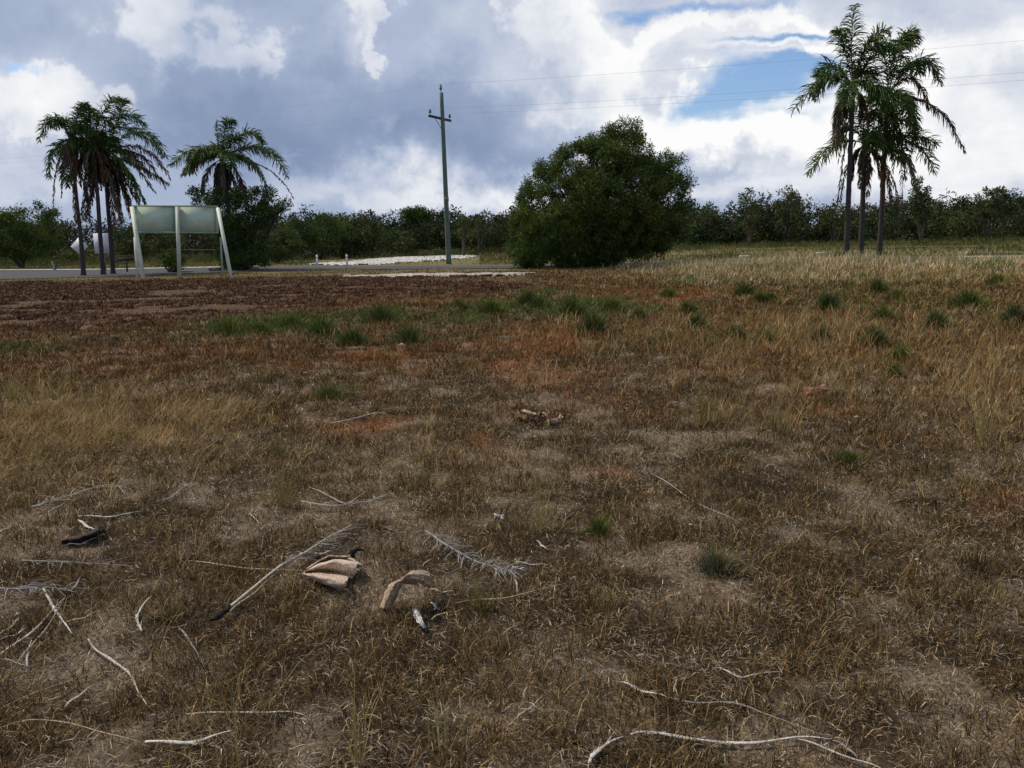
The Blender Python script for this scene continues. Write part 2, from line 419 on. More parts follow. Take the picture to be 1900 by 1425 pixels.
def inside(P, X, Y, soft=False):
    """signed distance (positive inside) to polygon P"""
    X = np.asarray(X, float); Y = np.asarray(Y, float)
    c = np.zeros(X.shape, bool); dmin = np.full(X.shape, 1e9)
    n = len(P)
    for i in range(n):
        ax, ay = P[i]; bx, by = P[(i + 1) % n]
        cond = ((ay > Y) != (by > Y)) & (X < (bx - ax) * (Y - ay) / (by - ay + 1e-12) + ax)
        c ^= cond
        t = np.clip(((X - ax) * (bx - ax) + (Y - ay) * (by - ay)) / ((bx - ax) ** 2 + (by - ay) ** 2 + 1e-12), 0, 1)
        dmin = np.minimum(dmin, np.hypot(X - ax - t * (bx - ax), Y - ay - t * (by - ay)))
    return np.where(c, dmin, -dmin)
sand_patch([(575, 489), (640, 487), (690, 481), (760, 476.5), (885, 473.5), (880, 478), (800, 484.5), (710, 491), (640, 492.5), (580, 491.5)], 21)
sand_patch([(640, 513), (740, 509.5), (900, 508), (1010, 508), (1000, 512), (850, 514.5), (700, 516.5), (650, 516.5)], 31, .05)
sand_patch([(925, 466), (960, 464), (965, 467), (930, 468)], 41)

# ------------------------------------------------------------------ blades
def blade_mesh(P, ang, h, lean, wd, col, curl=0.6, seg2=True, tipc=1.15):
    """P bases; ang lean azimuth; h length; lean angle from vertical; wd width"""
    n = len(P)
    dirh = np.stack([np.cos(ang), np.sin(ang), np.zeros(n)], -1)
    up = np.array([0, 0, 1.0])
    d1 = dirh * np.sin(lean)[:, None] + up * np.cos(lean)[:, None]
    l2 = np.minimum(lean + curl * (0.4 + .9 * RNG.random(n)), 1.75)
    d2 = dirh * np.sin(l2)[:, None] + up * np.cos(l2)[:, None]
    fa = RNG.random(n) * np.pi * 2
    side = np.stack([np.cos(fa), np.sin(fa), np.zeros(n)], -1) * (wd / 2)[:, None]
    mid = P + d1 * (h * .55)[:, None]
    tip = mid + d2 * (h * .45)[:, None]
    V = np.empty((n, 5, 3))
    V[:, 0] = P - side; V[:, 1] = P + side; V[:, 2] = mid + side * .8; V[:, 3] = mid - side * .8; V[:, 4] = tip
    b = np.arange(n)[:, None] * 5
    q = b + np.array([[0, 1, 2, 3]]); t = b + np.array([[3, 2, 4]])
    C = np.repeat(col[:, None], 5, 1) * np.array([1.07, 1.0, .89])
    return V.reshape(-1, 3), q, t, C.reshape(-1, 3)

BROWN = np.array((.175, .112, .050)); DARK = np.array((.060, .040, .022)); TANC = np.array((.40, .285, .135)); GREY = np.array((.42, .365, .32))
ORG = np.array((.40, .165, .062)); GRN = np.array((.075, .125, .034)); RED = np.array((.070, .036, .026)); OLV = np.array((.15, .13, .05)); STRAW = np.array((.46, .36, .20))

def sample_polar(n, r0, r1, power, amax=43):
    """radius density ~ r**(1-power)"""
    u = RNG.random(n); k = 2 - power
    r = (r0 ** k + u * (r1 ** k - r0 ** k)) ** (1 / k)
    a = (RNG.random(n) * 2 - 1) * R(amax)
    return r * np.sin(a), r * np.cos(a) - 1.5

def short_grass():
    n = 620000
    x, y = sample_polar(n, 2.0, 42, 1.62)
    px, py, o, t, g, mu, far, r = zones(x, y)
    tuft = fbm(x, y, .17, 3, 20); patch = fbm(x, y, .55, 3, 21); tone = fbm(x, y, .16, 3, 22, .7); big = fbm(x, y, 3.2, 3, 23)
    k = sstep(.36, .62, tuft)
    litter = RNG.random(n) > (0.38 + .75 * k * (0.55 + .9 * sstep(.35, .6, patch)))
    keep = ~(litter & (RNG.random(n) < .25)) & ~(RNG.random(n) < mu * .92) & (py < 1600)
    x, y, px, py, o, t, g, mu, far, r, tuft, patch, tone, big, k, litter = [v[keep] for v in (x, y, px, py, o, t, g, mu, far, r, tuft, patch, tone, big, k, litter)]
    n = len(x)
    h = (.030 + .065 * k) * (0.6 + .8 * RNG.random(n)) * (1 + .5 * sstep(5, 14, r)) * (1 + .5 * t)
    h = np.where(litter, .02 + .06 * RNG.random(n), h)
    lean = np.where(litter, .95 + .55 * RNG.random(n), .15 + 1.0 * RNG.random(n))
    wd = np.maximum(.0020 + .0020 * RNG.random(n), r * .00068 * (0.7 + .7 * RNG.random(n)))
    c = np.empty((n, 3)); c[:] = BROWN
    def mx_(w, k_): 
        nonlocal c; c = c * (1 - w[:, None]) + k_ * w[:, None]
    rnd = RNG.random(n)
    mx_(sstep(.42, .68, tone) * .75, DARK)
    mx_(np.where(rnd > .74, .85, .0) * (1 - k * .3), np.array((.48, .37, .22)))
    mx_(sstep(.45, .7, big) * .35, TANC * .6)
    mx_(np.where(RNG.random(n) < .10 + .1 * (big < .45), .8, 0), OLV)
    mx_(np.clip(t, 0, 1) * (.35 + .5 * RNG.random(n)), TANC)
    mx_(np.clip(o, 0, 1) * np.where(RNG.random(n) < .75, .9, .1), ORG)
    mx_(np.clip(g, 0, 1) * np.where(RNG.random(n) < .6, .85, .1), GRN)
    mid = sstep(5, 11, r) * (1 - t) * (1 - g) * (1 - o)
    mx_(mid * .65 * sstep(.35, .6, fbm(x, y, 1.2, 3, 24)), ORG * .62)
    mx_(sstep(.5, .7, fbm(x, y, .8, 2, 25)) * sstep(6, 12, r) * .22, GRN)
    # bleached litter lying flat
    lw = litter * np.where(RNG.random(n) < .62, .85, .25)
    mx_(lw * (1 - .6 * o) * (1 - .5 * sstep(8, 16, r)), GREY * 1.0)
    c *= (0.24 + 1.35 * RNG.random(n) ** 1.8)[:, None]
    z = H(x, y) - .004
    V, q, t3, C = blade_mesh(np.stack([x, y, z], -1), RNG.random(n) * 6.283, h, lean, wd, c)
    # tussocks: blades radiating from common centres
    nc = 17000; mb_ = 30
    cx, cy = sample_polar(nc, 2.0, 34, 1.5)
    cpx, cpy, o, t, g, mu, far, r = zones(cx, cy)
    kp = (RNG.random(nc) > mu) & (RNG.random(nc) < .35 + .65 * sstep(.38, .58, fbm(cx, cy, .8, 3, 28)))
    cx, cy, o, t, g, r = [v[kp] for v in (cx, cy, o, t, g, r)]; nc = len(cx)
    sz = (.025 + .035 * RNG.random(nc)) * (1 + .05 * r)
    a = RNG.random((nc, mb_)) * 6.283; rr_ = np.abs(RNG.normal(0, 1, (nc, mb_))) * sz[:, None]
    bx = (cx[:, None] + rr_ * np.cos(a)).ravel(); by = (cy[:, None] + rr_ * np.sin(a)).ravel()
    TP = np.array([(.13, .080, .036), (.20, .125, .050), (.30, .20, .095), (.085, .055, .028), (.135, .120, .042), (.40, .30, .16), (.24, .195, .14)])
    pr_ = np.array([.30, .22, .10, .19, .11, .04, .04]); tc_ = TP[RNG.choice(7, nc, p=pr_)]
    def mc(w, k_):
        nonlocal tc_; tc_ = np.where((RNG.random(nc) < w)[:, None], np.array(k_), tc_)
    mc(t * .7, STRAW * .85); mc(sstep(5, 12, r) * .42 * (1 - t), np.array((.21, .088, .040))); mc(o * .9, ORG); mc(g * .8, GRN * 1.2)
    tc_ = tc_ * (0.45 + 1.15 * RNG.random(nc))[:, None]
    c = np.repeat(tc_, mb_, 0) * (0.25 + 1.2 * RNG.random(nc * mb_) ** 1.7)[:, None]
    br = RNG.random(nc * mb_) < .10; c[br] = np.array((.50, .40, .25)) * (0.5 + .5 * RNG.random(br.sum()))[:, None]
    hh = (np.repeat(.035 + .055 * RNG.random(nc) ** 1.5 + .05 * t, mb_)) * (0.5 + .8 * RNG.random(nc * mb_))
    ln = np.clip(.15 + (rr_ / sz[:, None]).ravel() * .38 + RNG.normal(0, .2, nc * mb_), 0, 1.4)
    V2, q2, t2, C2 = blade_mesh(np.stack([bx, by, H(bx, by) - .004], -1), a.ravel() + RNG.normal(0, .5, nc * mb_), hh, ln, np.maximum(.0016 + .0014 * RNG.random(nc * mb_), np.hypot(bx, by) * .0006), c, .7)
    nv = len(V); V = np.concatenate([V, V2]); C = np.concatenate([C, C2]); q = np.concatenate([q, q2 + nv]); t3 = np.concatenate([t3, t2 + nv])
    n = 470000
    x, y = sample_polar(n, 2.0, 13, 1.5)
    px, py, o, t, g, mu, far, r = zones(x, y)
    tn = fbm(x, y, .12, 2, 26); pt = sstep(.38, .62, fbm(x, y, .9, 3, 21))
    kp = RNG.random(n) < (.30 + .70 * sstep(.40, .60, tn)) * (1 - .45 * pt)
    x, y, r, o, tn, pt = x[kp], y[kp], r[kp], o[kp], tn[kp], pt[kp]; n = len(x)
    pick = RNG.random(n)[:, None]
    c = np.where(pick < .45, GREY, np.where(pick < .62, TANC * .9, np.where(pick < .86, BROWN * 1.2, DARK))) * (0.25 + .95 * RNG.random(n) ** 1.4)[:, None]
    c = c * (1 - .3 * pt[:, None])
    chip = RNG.random(n) < .13; c[chip] = np.array((.60, .54, .47)) * (.6 + .5 * RNG.random(chip.sum()))[:, None]
    V2, q2, t2, C2 = blade_mesh(np.stack([x, y, H(x, y) + .002 + .02 * RNG.random(n)], -1), RNG.random(n) * 6.283, .018 + .045 * RNG.random(n), .9 + .8 * RNG.random(n), np.maximum(.0014 + .0022 * RNG.random(n), r * .0005), c, 1.2)
    nv = len(V); V = np.concatenate([V, V2]); C = np.concatenate([C, C2]); q = np.concatenate([q, q2 + nv]); t3 = np.concatenate([t3, t2 + nv])
    ob = mesh_np('dead_grass', V, [q, t3], M_grass, C)
    tag(ob, 'short matted dead brown grass with bleached litter covering the field', 'grass', kind='stuff')
short_grass()

def tall_grass():
    """loose straw coloured stalks standing over the short grass, and the pale tall grass at the far side"""
    Vs, Q, T3, Cs = [], [], [], []; nn = 0
    def put(x, y, h, lean, wd, c, ang=None, curl=.7):
        nonlocal nn
        P = np.stack([x, y, H(x, y) - .005], -1)
        a = RNG.random(len(x)) * 6.283 if ang is None else ang
        V, q, t3, C = blade_mesh(P, a, h, lean, wd, c, curl)
        Vs.append(V); Q.append(q + nn); T3.append(t3 + nn); Cs.append(C); nn += len(V)
    # 1 scattered in clumps
    nc = 4200
    cx, cy = sample_polar(nc, 2.6, 34, 1.2)
    px, py, o, t, g, mu, far, r = zones(cx, cy)
    keep = (RNG.random(nc) < .16 + .8 * t + .2 * o + 1.6 * g) & (mu < .5)
    cx, cy, t, o, r, g = cx[keep], cy[keep], t[keep], o[keep], r[keep], g[keep]
    m = 26
    s = (.05 + .10 * RNG.random(len(cx)))
    x = (cx[:, None] + RNG.normal(0, 1, (len(cx), m)) * s[:, None]).ravel(); y = (cy[:, None] + RNG.normal(0, 1, (len(cx), m)) * s[:, None]).ravel()
    rr = np.hypot(x, y); tt = np.repeat(t, m)
    hh = (np.repeat(.10 + .14 * RNG.random(len(cx)), m) + .10 * tt) * (0.5 + .8 * RNG.random(len(x)))
    ck = RNG.random(len(cx))
    bc = np.where(ck[:, None] < .45, TANC, np.where(ck[:, None] < .7, OLV * 1.15, np.where(ck[:, None] < .85, BROWN * 1.3, STRAW)))
    bc = np.where((RNG.random(len(cx)) < g * 1.6)[:, None], GRN * 1.25, bc)
    c = np.repeat(bc, m, 0) * (0.6 + .7 * RNG.random(len(x)))[:, None]
    put(x, y, hh, .1 + .75 * RNG.random(len(x)), np.maximum(.0018, rr * .00055), c)
    # 2 straw mat leaning right on the left side
    n = 9000
    cx0 = np.array([G(170, 800)[0], G(170, 800)[1]])
    x = cx0[0] + RNG.normal(0, .95, n); y = cx0[1] + RNG.normal(0, .95, n)
    wgt = fbm(x, y, .5, 3, 31) > .44
    x, y = x[wgt], y[wgt]
    n = len(x)
    c = np.where(RNG.random(n)[:, None] < .6, STRAW * .82, TANC) * (0.55 + .7 * RNG.random(n))[:, None]
    put(x, y, .10 + .24 * RNG.random(n), .5 + .8 * RNG.random(n), np.full(n, .0035), c, RNG.normal(.35, .9, n), .6)
    # 3 straw on the middle right
    for (qx, qy, sx, sy, n, hmx) in ((1450, 640, 2.2, 1.6, 2600, .5), (1680, 660, 1.8, 1.0, 1500, .4), (1860, 720, 1.0, .8, 1300, .4), (1480, 760, .8, .6, 1100, .25), (1560, 600, 2.5, 1.5, 1500, .35)):
        p = G(qx, qy)
        x = p[0] + RNG.normal(0, sx, n); y = p[1] + RNG.normal(0, sy, n)
        k = fbm(x, y, .6, 3, 32) > .5; x, y = x[k], y[k]; n = len(x)
        c = np.where(RNG.random(n)[:, None] < .5, STRAW * .85, TANC) * (0.6 + .6 * RNG.random(n))[:, None]
        c = np.where(RNG.random(n)[:, None] < .2, ORG * .9, c)
        put(x, y, hmx * (.35 + .65 * RNG.random(n)), .05 + .6 * RNG.random(n) ** 1.5, np.maximum(.003, np.hypot(x, y) * .0005), c)
    n = 60000
    x = RNG.uniform(-34, 3, n); y = RNG.uniform(29, 50, n)
    px, py, o, t, g, mu, far, r = zones(x, y)
    near_e = np.interp(px, [p[0] for p in RN], [p[1] for p in RN])
    wob = (fbm(x, y, 1.2, 3, 61) - .5) * 5
    keep = (py > near_e - .6 + wob) & (py < 525) & (px < 1180) & (px > -150) & (RNG.random(n) < .25 + .75 * sstep(.4, .6, fbm(x, y, 1.5, 3, 62)))
    keep &= ~((px > 650) & (px < 1000) & (py > 508) & (py < 516) & (RNG.random(n) < .75))
    x, y = x[keep], y[keep]; n = len(x); tn = fbm(x, y, 1.8, 3, 63)[:, None]
    c = np.where(tn < .48, np.array((.24, .20, .09)), np.where(tn < .56, np.array((.36, .29, .16)), np.array((.17, .10, .055)))) * (.5 + .8 * RNG.random(n))[:, None]
    put(x, y, .05 + .13 * RNG.random(n), .2 + .9 * RNG.random(n), np.full(n, .022), c)
    ob = mesh_np('dry_grass_stalks', np.concatenate(Vs), [np.concatenate(Q), np.concatenate(T3)], M_grass, np.concatenate(Cs))
    tag(ob, 'loose straw coloured grass stalks standing above the short dead grass', 'grass', kind='stuff')
    # far pale meadow
    Vs.clear(); Q.clear(); T3.clear(); Cs.clear(); nn = 0
    n = 150000
    x = RNG.uniform(-45, 50, n); y = RNG.uniform(24, 44, n)
    px, py, o, t, g, mu, far, r = zones(x, y)
    band = sstep(1130, 1330, px + (fbm(x, y, 2, 2, 33) - .5) * 220) * sstep(538, 519, py + (fbm(x, y, 1.5, 3, 34) - .5) * 24) 
    keep = (RNG.random(n) < band) & (py > 487 - (px - 1500) * .014)
    x, y, g, pxk, pyk = x[keep], y[keep], g[keep], px[keep], py[keep]; n = len(x)
    tn = fbm(x, y, 2.2, 3, 35)
    c = np.where(RNG.random(n)[:, None] < .6, np.array((.58, .49, .32)), np.array((.46, .37, .24))) * (0.6 + .5 * tn + .3 * RNG.random(n))[:, None]
    c = np.where((RNG.random(n) < .10 + .3 * sstep(.55, .7, fbm(x, y, 1.4, 2, 36)) + g * .5)[:, None], GRN * 1.6, c)
    put(x, y, (.10 + .27 * RNG.random(n)) * (0.5 + .8 * tn) * (1 + .9 * sstep(500, 488, pyk) * (pxk < 1790)), .05 + .45 * RNG.random(n), np.full(n, .020), c, None, .5)
    ob = mesh_np('tall_dry_grass', np.concatenate(Vs), [np.concatenate(Q), np.concatenate(T3)], M_grass, np.concatenate(Cs))
    tag(ob, 'pale tall dry grass strip in front of the right palms', 'grass', kind='stuff')
    # verge beyond the road
    Vs.clear(); Q.clear(); T3.clear(); Cs.clear(); nn = 0
    n = 130000
    x = RNG.uniform(-60, 62, n); y = RNG.uniform(41, 86, n)
    px, py, o, t, g, mu, far, r = zones(x, y)
    keep = (py < np.interp(px, [p[0] for p in RF], [p[1] for p in RF]) - 1.5) & (np.abs(px - 950) < 1150)
    sandm = (px > 590) & (px < 890) & (py > 474) & (py < 494) & (RNG.random(n) < .85)
    keep &= ~sandm & (RNG.random(n) < .35 + .65 * sstep(.4, .6, fbm(x, y, 4, 3, 37)))
    x, y = x[keep], y[keep]; n = len(x)
    tn = fbm(x, y, 5, 3, 38)[:, None]
    c = np.where(tn < .48, np.array((.16, .155, .055)), np.where(tn < .56, np.array((.24, .20, .10)), np.array((.09, .11, .035)))) * (0.55 + .8 * RNG.random(n))[:, None]
    put(x, y, (.10 + .30 * RNG.random(n) * tn[:, 0] * 1.6) * (1 + sstep(65, 80, y)), .1 + .6 * RNG.random(n), np.full(n, .035), c, None, .5)
    ob = mesh_np('verge_grass', np.concatenate(Vs), [np.concatenate(Q), np.concatenate(T3)], M_grass, np.concatenate(Cs))
    tag(ob, 'olive and tan rough grass on the verge beyond the road', 'grass', kind='stuff')
tall_grass()

def dug_field():
    """reddish brown clods of uprooted dead grass"""
    n0 = 15000
    x = RNG.uniform(-26, 5, n0); y = RNG.uniform(9, 40, n0)
    px, py, o, t, g, mu, far, r = zones(x, y)
    row = fbm(x * .45, y * 1.6, 1.0, 3, 40)
    keep = (RNG.random(n0) < mu) & (row > .47) & (px > -250)
    x, y, r = x[keep], y[keep], r[keep]; nc = len(x)
    Vs, Fs, Cs = [], [], []
    # small lumps
    k = 8
    a = np.linspace(0, 2 * np.pi, k, endpoint=False)
    R1 = (.07 + .10 * RNG.random(nc)); hz = .025 + .055 * RNG.random(nc)
    rings = [(1.0, 0.0), (.78, .65), (.35, 1.0)]
    V = np.empty((nc, len(rings) * k + 1, 3))
    for i, (f, hf) in enumerate(rings):
        jr = R1[:, None] * f * (0.7 + .6 * RNG.random((nc, k)))
        V[:, i * k:(i + 1) * k, 0] = x[:, None] + jr * np.cos(a) * 1.35
        V[:, i * k:(i + 1) * k, 1] = y[:, None] + jr * np.sin(a)
        V[:, i * k:(i + 1) * k, 2] = (H(x, y) - .02)[:, None] + hz[:, None] * hf * (0.6 + .8 * RNG.random((nc, k)))
    V[:, -1] = np.stack([x, y, H(x, y) + hz], -1)
    f = []
    for i in range(len(rings) - 1):
        for j in range(k): f.append([i * k + j, i * k + (j + 1) % k, (i + 1) * k + (j + 1) % k, (i + 1) * k + j])
    f3 = [[(len(rings) - 1) * k + j, (len(rings) - 1) * k + (j + 1) % k, len(rings) * k] for j in range(k)]
    nv = V.shape[1]; b = (np.arange(nc) * nv)[:, None, None]
    q = (b + np.array(f)[None]).reshape(-1, 4); t3 = (b + np.array(f3)[None]).reshape(-1, 3)
    base = np.where(RNG.random(nc)[:, None] < .72, RED * 1.15, np.array((.135, .085, .055)))
    c = np.repeat((base * (0.55 + .8 * RNG.random(nc))[:, None])[:, None], nv, 1).reshape(-1, 3)
    # shaggy blades on each clod
    m = 34
    bx = (x[:, None] + RNG.normal(0, .14, (nc, m))).ravel(); by = (y[:, None] + RNG.normal(0, .09, (nc, m))).ravel()
    bc = np.repeat(base, m, 0) * (0.5 + 1.0 * RNG.random(nc * m))[:, None]
    bl = RNG.random(nc * m) < .12
    bc[bl] = np.array((.30, .22, .14))
    rb = np.hypot(bx, by)
    V2, q2, t2, C2 = blade_mesh(np.stack([bx, by, H(bx, by)], -1), RNG.random(nc * m) * 6.283, .07 + .10 * RNG.random(nc * m), .4 + .9 * RNG.random(nc * m), np.maximum(.007, rb * .0009), bc)
    off = nc * nv
    ob = mesh_np('uprooted_grass', np.concatenate([V.reshape(-1, 3), V2]), [np.concatenate([q, q2 + off]), np.concatenate([t3, t2 + off])], M_ground, np.concatenate([c, C2]))
    tag(ob, 'reddish brown strip of uprooted dead grass clods in front of the billboard', 'dead grass', kind='stuff')
dug_field()

# ------------------------------------------------------------------ tufts (things)
def tuft(name, px, py, wpx, hpx, col, label, cat='grass tuft', group=None, nb=None, lean=.55, curl=.6):
    p = G(px, py); d = float(np.hypot(p[0], p[1])); s = d / F_PX
    wd, ht = wpx * s / 2 * 1.15, hpx * s * 1.75
    nb = nb or int(420 + 320 * min(1, wpx / 60))
    a = RNG.random(nb) * 6.283; rr = np.minimum(np.abs(RNG.normal(0, .50, nb)), .98) * wd
    x = p[0] + rr * np.cos(a); y = p[1] + rr * np.sin(a) * .8
    h = ht * (.40 + .68 * RNG.random(nb)) * np.clip(1 - .5 * rr / wd, .25, 1)
    ln = np.clip(rr / wd * lean * 1.2 + RNG.normal(0, .22, nb), 0, 1.3)
    c = np.array(col)[None] * (0.55 + .85 * RNG.random(nb))[:, None]
    dry = RNG.random(nb) < .14
    c[dry] = TANC * .9
    V, q, t3, C = blade_mesh(np.stack([x, y, H(x, y) - .01], -1), a + RNG.normal(0, .5, nb), h, ln, np.full(nb, max(.003, d * .0007)), c, curl)
    o = mesh_np(name, V, [q, t3], M_grass, C)
    recentre(o, p)
    return tag(o, label, cat, group)
G1 = (.075, .125, .034); G2 = (.105, .150, .036); G3 = (.062, .108, .042); G4 = (.13, .15, .05)
GT = 'green tufts scattered over the field'
TF = [
 (1101, 622, 62, 36, G3, 'largest dark green grass tuft, in front of the dark bushy tree'),
 (1293, 616, 38, 27, G3, 'small round dark green tuft right of the largest green tuft'),
 (1537, 579, 48, 28, G3, 'spiky dark green tuft standing alone in front of the right palms'),
 (1628, 545, 32, 22, G1, 'small dark tuft at the edge of the pale grass right of the palms'),
 (707, 598, 62, 28, G1, 'bright green clump at the edge of the dug brown strip'),
 (1060, 588, 72, 30, G1, 'broad green clump behind the largest tuft, in front of the dark tree'),
 (1135, 580, 50, 24, G2, 'pale green clump behind the largest tuft'),
 (1795, 573, 62, 26, G1, 'broad dark green tuft near the right edge of the field'),
 (1881, 602, 40, 26, G3, 'dark green tuft at the right edge of the frame'),
 (610, 738, 92, 18, G2, 'low spreading bright green plant left of centre among brown grass'),
 (425, 622, 92, 26, G2, 'leftmost green clump below the dug brown strip'),
 (1330, 1062, 95, 40, (.12, .135, .085), 'grey green tuft in the near grass right of centre'),
 (1112, 992, 50, 30, G2, 'short green tuft in the near grass beside a taller yellow one'),
 (1575, 858, 72, 18, G1, 'low dark green patch in the right middle grass'),
]
for (px, py, wp, hp, c, lb) in TF:
    tuft('grass_tuft', px, py, wp, hp, c, lb, group=GT)
SMALL = [(980, 567, 40, 24, G1, 'small green tuft behind and left of the largest green tuft'), (1186, 596, 26, 20, G1, 'narrow green tuft just right of the largest green tuft'),
 (760, 637, 62, 26, G1, 'low green tuft below and right of the bright green clump'), (655, 640, 50, 26, G1, 'low green tuft below and left of the bright green clump'),
 (1380, 550, 42, 20, G1, 'green tuft at the near edge of the pale grass right of the dark tree'), (1411, 561, 30, 16, G1, 'little green tuft touching the one at the edge of the pale grass'),
 (1640, 597, 36, 22, G2, 'yellowish green tuft below the small dark one in front of the right palms'), (540, 608, 80, 20, G2, 'wide low green clump between leftmost clump and the bright green one'),
 (910, 582, 60, 22, G2, 'wide pale green tuft straight below the power pole side of the dark tree'), (850, 577, 42, 18, G1, 'small green tuft straight below the power pole'),
 (1276, 586, 40, 22, G1, 'green tuft behind the small round dark tuft'), (1420, 637, 40, 22, G1, 'green tuft at the left front of the upright straw stalks'),
 (1622, 642, 46, 28, G3, 'dark green tuft with straw stalks on its left, below the right palms'), (1362, 632, 50, 24, G3, 'dark tuft right of and below the small round dark tuft'),
 (1736, 612, 42, 26, G3, 'dark tuft midway between the right palms and the right edge'), (1665, 556, 36, 14, G2, 'thin green tuft right of the small dark one under the right palms'),
 (600, 620, 60, 22, G1, 'green clump just left of the bright green one, slightly nearer'), (1525, 632, 36, 20, G3, 'dark tuft behind the straw stalks below the lone spiky tuft'),
 (1430, 560, 30, 14, G2, 'tiny green tuft left of the lone spiky tuft'), (1240, 552, 34, 14, G2, 'tiny green tuft right in front of the dark bushy tree edge'),
 (1850, 530, 40, 14, G2, 'thin green tuft at the right edge of the pale grass'), (1670, 670, 40, 22, G2, 'green tuft among the straw stalks of the right field, farther of two'),
 (480, 620, 60, 18, G2, 'thin green clump right beside the leftmost green clump'), (1000, 570, 40, 16, G1, 'little green tuft left of the broad clump behind the largest tuft'),
 (1660, 700, 30, 20, G2, 'green tuft among the straw stalks of the right field, nearer of two')]
for (px, py, wp, hp, c, lb) in SMALL:
    tuft('grass_tuft', px, py, wp, hp, c, lb, group='small green tufts in the middle field')
TT = 'tall sparse tufts in the near grass'
for (px, py, wp, hp, c, n, lb) in [
        (1000, 985, 70, 95, (.26, .24, .09), 60, 'tall yellow green sparse tuft in the near grass centre right'),
        (665, 1425, 80, 150, (.34, .29, .11), 26, 'few tall yellow stems rising at the bottom edge near centre'),
        (820, 1400, 120, 130, (.30, .28, .12), 22, 'sparse arching stems at the bottom edge right of the tall yellow ones'),
        (440, 1430, 80, 170, (.33, .28, .12), 16, 'thin tall stems at the bottom edge below the pale stick'),
        (1120, 1130, 60, 60, (.27, .25, .09), 46, 'yellow green tuft right of the grey dried frond'),
        (890, 1130, 70, 60, (.22, .21, .08), 60, 'olive tuft growing through the grey dried frond'),
        (1310, 790, 110, 55, (.20, .17, .06), 150, 'wide olive brown tuft in the middle of the right field'),
        (1820, 660 + 160, 70, 120, (.34, .29, .14), 60, 'tall straw tuft near the right edge'),
        (1440, 800, 90, 60, (.28, .24, .11), 90, 'straw coloured tuft right of the wide olive one'),
        (525, 940, 60, 70, (.30, .25, .11), 70, 'tan tuft behind the long fallen frond stalk'),
        (515, 850, 60, 40, (.15, .13, .06), 90, 'dark olive tuft at the edge of the straw mat'),
        (25, 740, 50, 30, (.36, .33, .16), 80, 'pale tuft at the left edge of the frame'),
        (1810, 1060, 90, 50, (.085, .075, .04), 160, 'dark brown green tuft near the right edge in the near grass')]:
    tuft('grass_tuft', px, py, wp, hp, c, lb, group=TT, nb=n, lean=.5, curl=.45)

# ------------------------------------------------------------------ foliage
def leaves(mb, C0, Rad, n, size, col, flat=.8, hang=.3, jit=.3):
    """n leaves around centres C0 (m,3) with radii Rad (m,)"""
    m = len(C0)
    idx = RNG.integers(0, m, n)
    v = RNG.normal(0, 1, (n, 3)); v /= np.linalg.norm(v, axis=1)[:, None]
    rad = Rad[idx] * RNG.random(n) ** .45
    P = C0[idx] + v * rad[:, None] * np.array([1, 1, flat])
    d = v * .7 + RNG.normal(0, .6, (n, 3)); d[:, 2] -= hang
    d /= np.linalg.norm(d, axis=1)[:, None]
    s = np.cross(d, RNG.normal(0, 1, (n, 3))); s /= np.linalg.norm(s, axis=1)[:, None] + 1e-9
    L_ = size * (0.6 + .8 * RNG.random(n)); W_ = L_ * .36
    V = np.empty((n, 4, 3))
    V[:, 0] = P; V[:, 1] = P + d * (L_ * .5)[:, None] + s * (W_)[:, None] * .5
    V[:, 2] = P + d * L_[:, None]; V[:, 3] = P + d * (L_ * .5)[:, None] - s * (W_)[:, None] * .5
    cc = col[idx] * (1 - jit + 2 * jit * RNG.random(n))[:, None]
    mb.add(V.reshape(-1, 3), (np.arange(n)[:, None] * 4 + np.array([[0, 1, 2, 3]])), None, np.repeat(cc[:, None], 4, 1).reshape(-1, 3))

def crown_from_outline(poly, Y, depth, nclump, rad, seed, greens):
    """clump centres filling a rounded volume whose cross-section is the outline at distance Y"""
    P = np.array(poly, float)
    rg = np.random.default_rng(seed)
    x0, y0 = P.min(0); x1, y1 = P.max(0)
    X = rg.uniform(x0, x1, nclump * 6); Yp = rg.uniform(y0, y1, nclump * 6)
    sd_ = inside(P, X, Yp)
    s = Y / F_PX
    k = sd_ > rad * .55 / s
    X, Yp, sd_ = X[k][:nclump], Yp[k][:nclump], sd_[k][:nclump]
    mx_ = sd_.max() if len(sd_) else 1
    th = depth * np.sqrt(np.clip(1 - (1 - np.clip(sd_ / mx_, 0, 1)) ** 2, 0, 1))
    u = rg.random(len(X)) * 2 - 1; u = np.sign(u) * np.abs(u) ** .5
    C0 = np.array([plane_pt(a, b, Y + e) for a, b, e in zip(X, Yp, u * th)])
    rd = rad * (0.6 + .8 * rg.random(len(X)))
    g = np.array(greens); ci = rg.integers(0, len(g), len(X))
    return C0, rd, g[ci] * (0.75 + .5 * rg.random(len(X)))[:, None]

def branches(mb, base, C0, n, r0, col, seed, bend=.25):
    rg = np.random.default_rng(seed)
    idx = rg.choice(len(C0), min(n, len(C0)), replace=False)
    for i in idx:
        e = C0[i]; s = base + (e - base) * 0
        t = np.linspace(0, 1, 7)[:, None]
        mid = base * .5 + e * .5; mid[2] += bend * abs(e[2] - base[2]) * .3; mid[:2] += rg.normal(0, .15, 2)
        Pp = (1 - t) ** 2 * base + 2 * t * (1 - t) * mid + t ** 2 * e
        mb.tube(Pp, np.linspace(r0, r0 * .18, 7), 5, col)

GREENS = [(.052, .084, .021), (.064, .104, .026), (.088, .126, .026), (.042, .070, .025), (.105, .135, .028)]

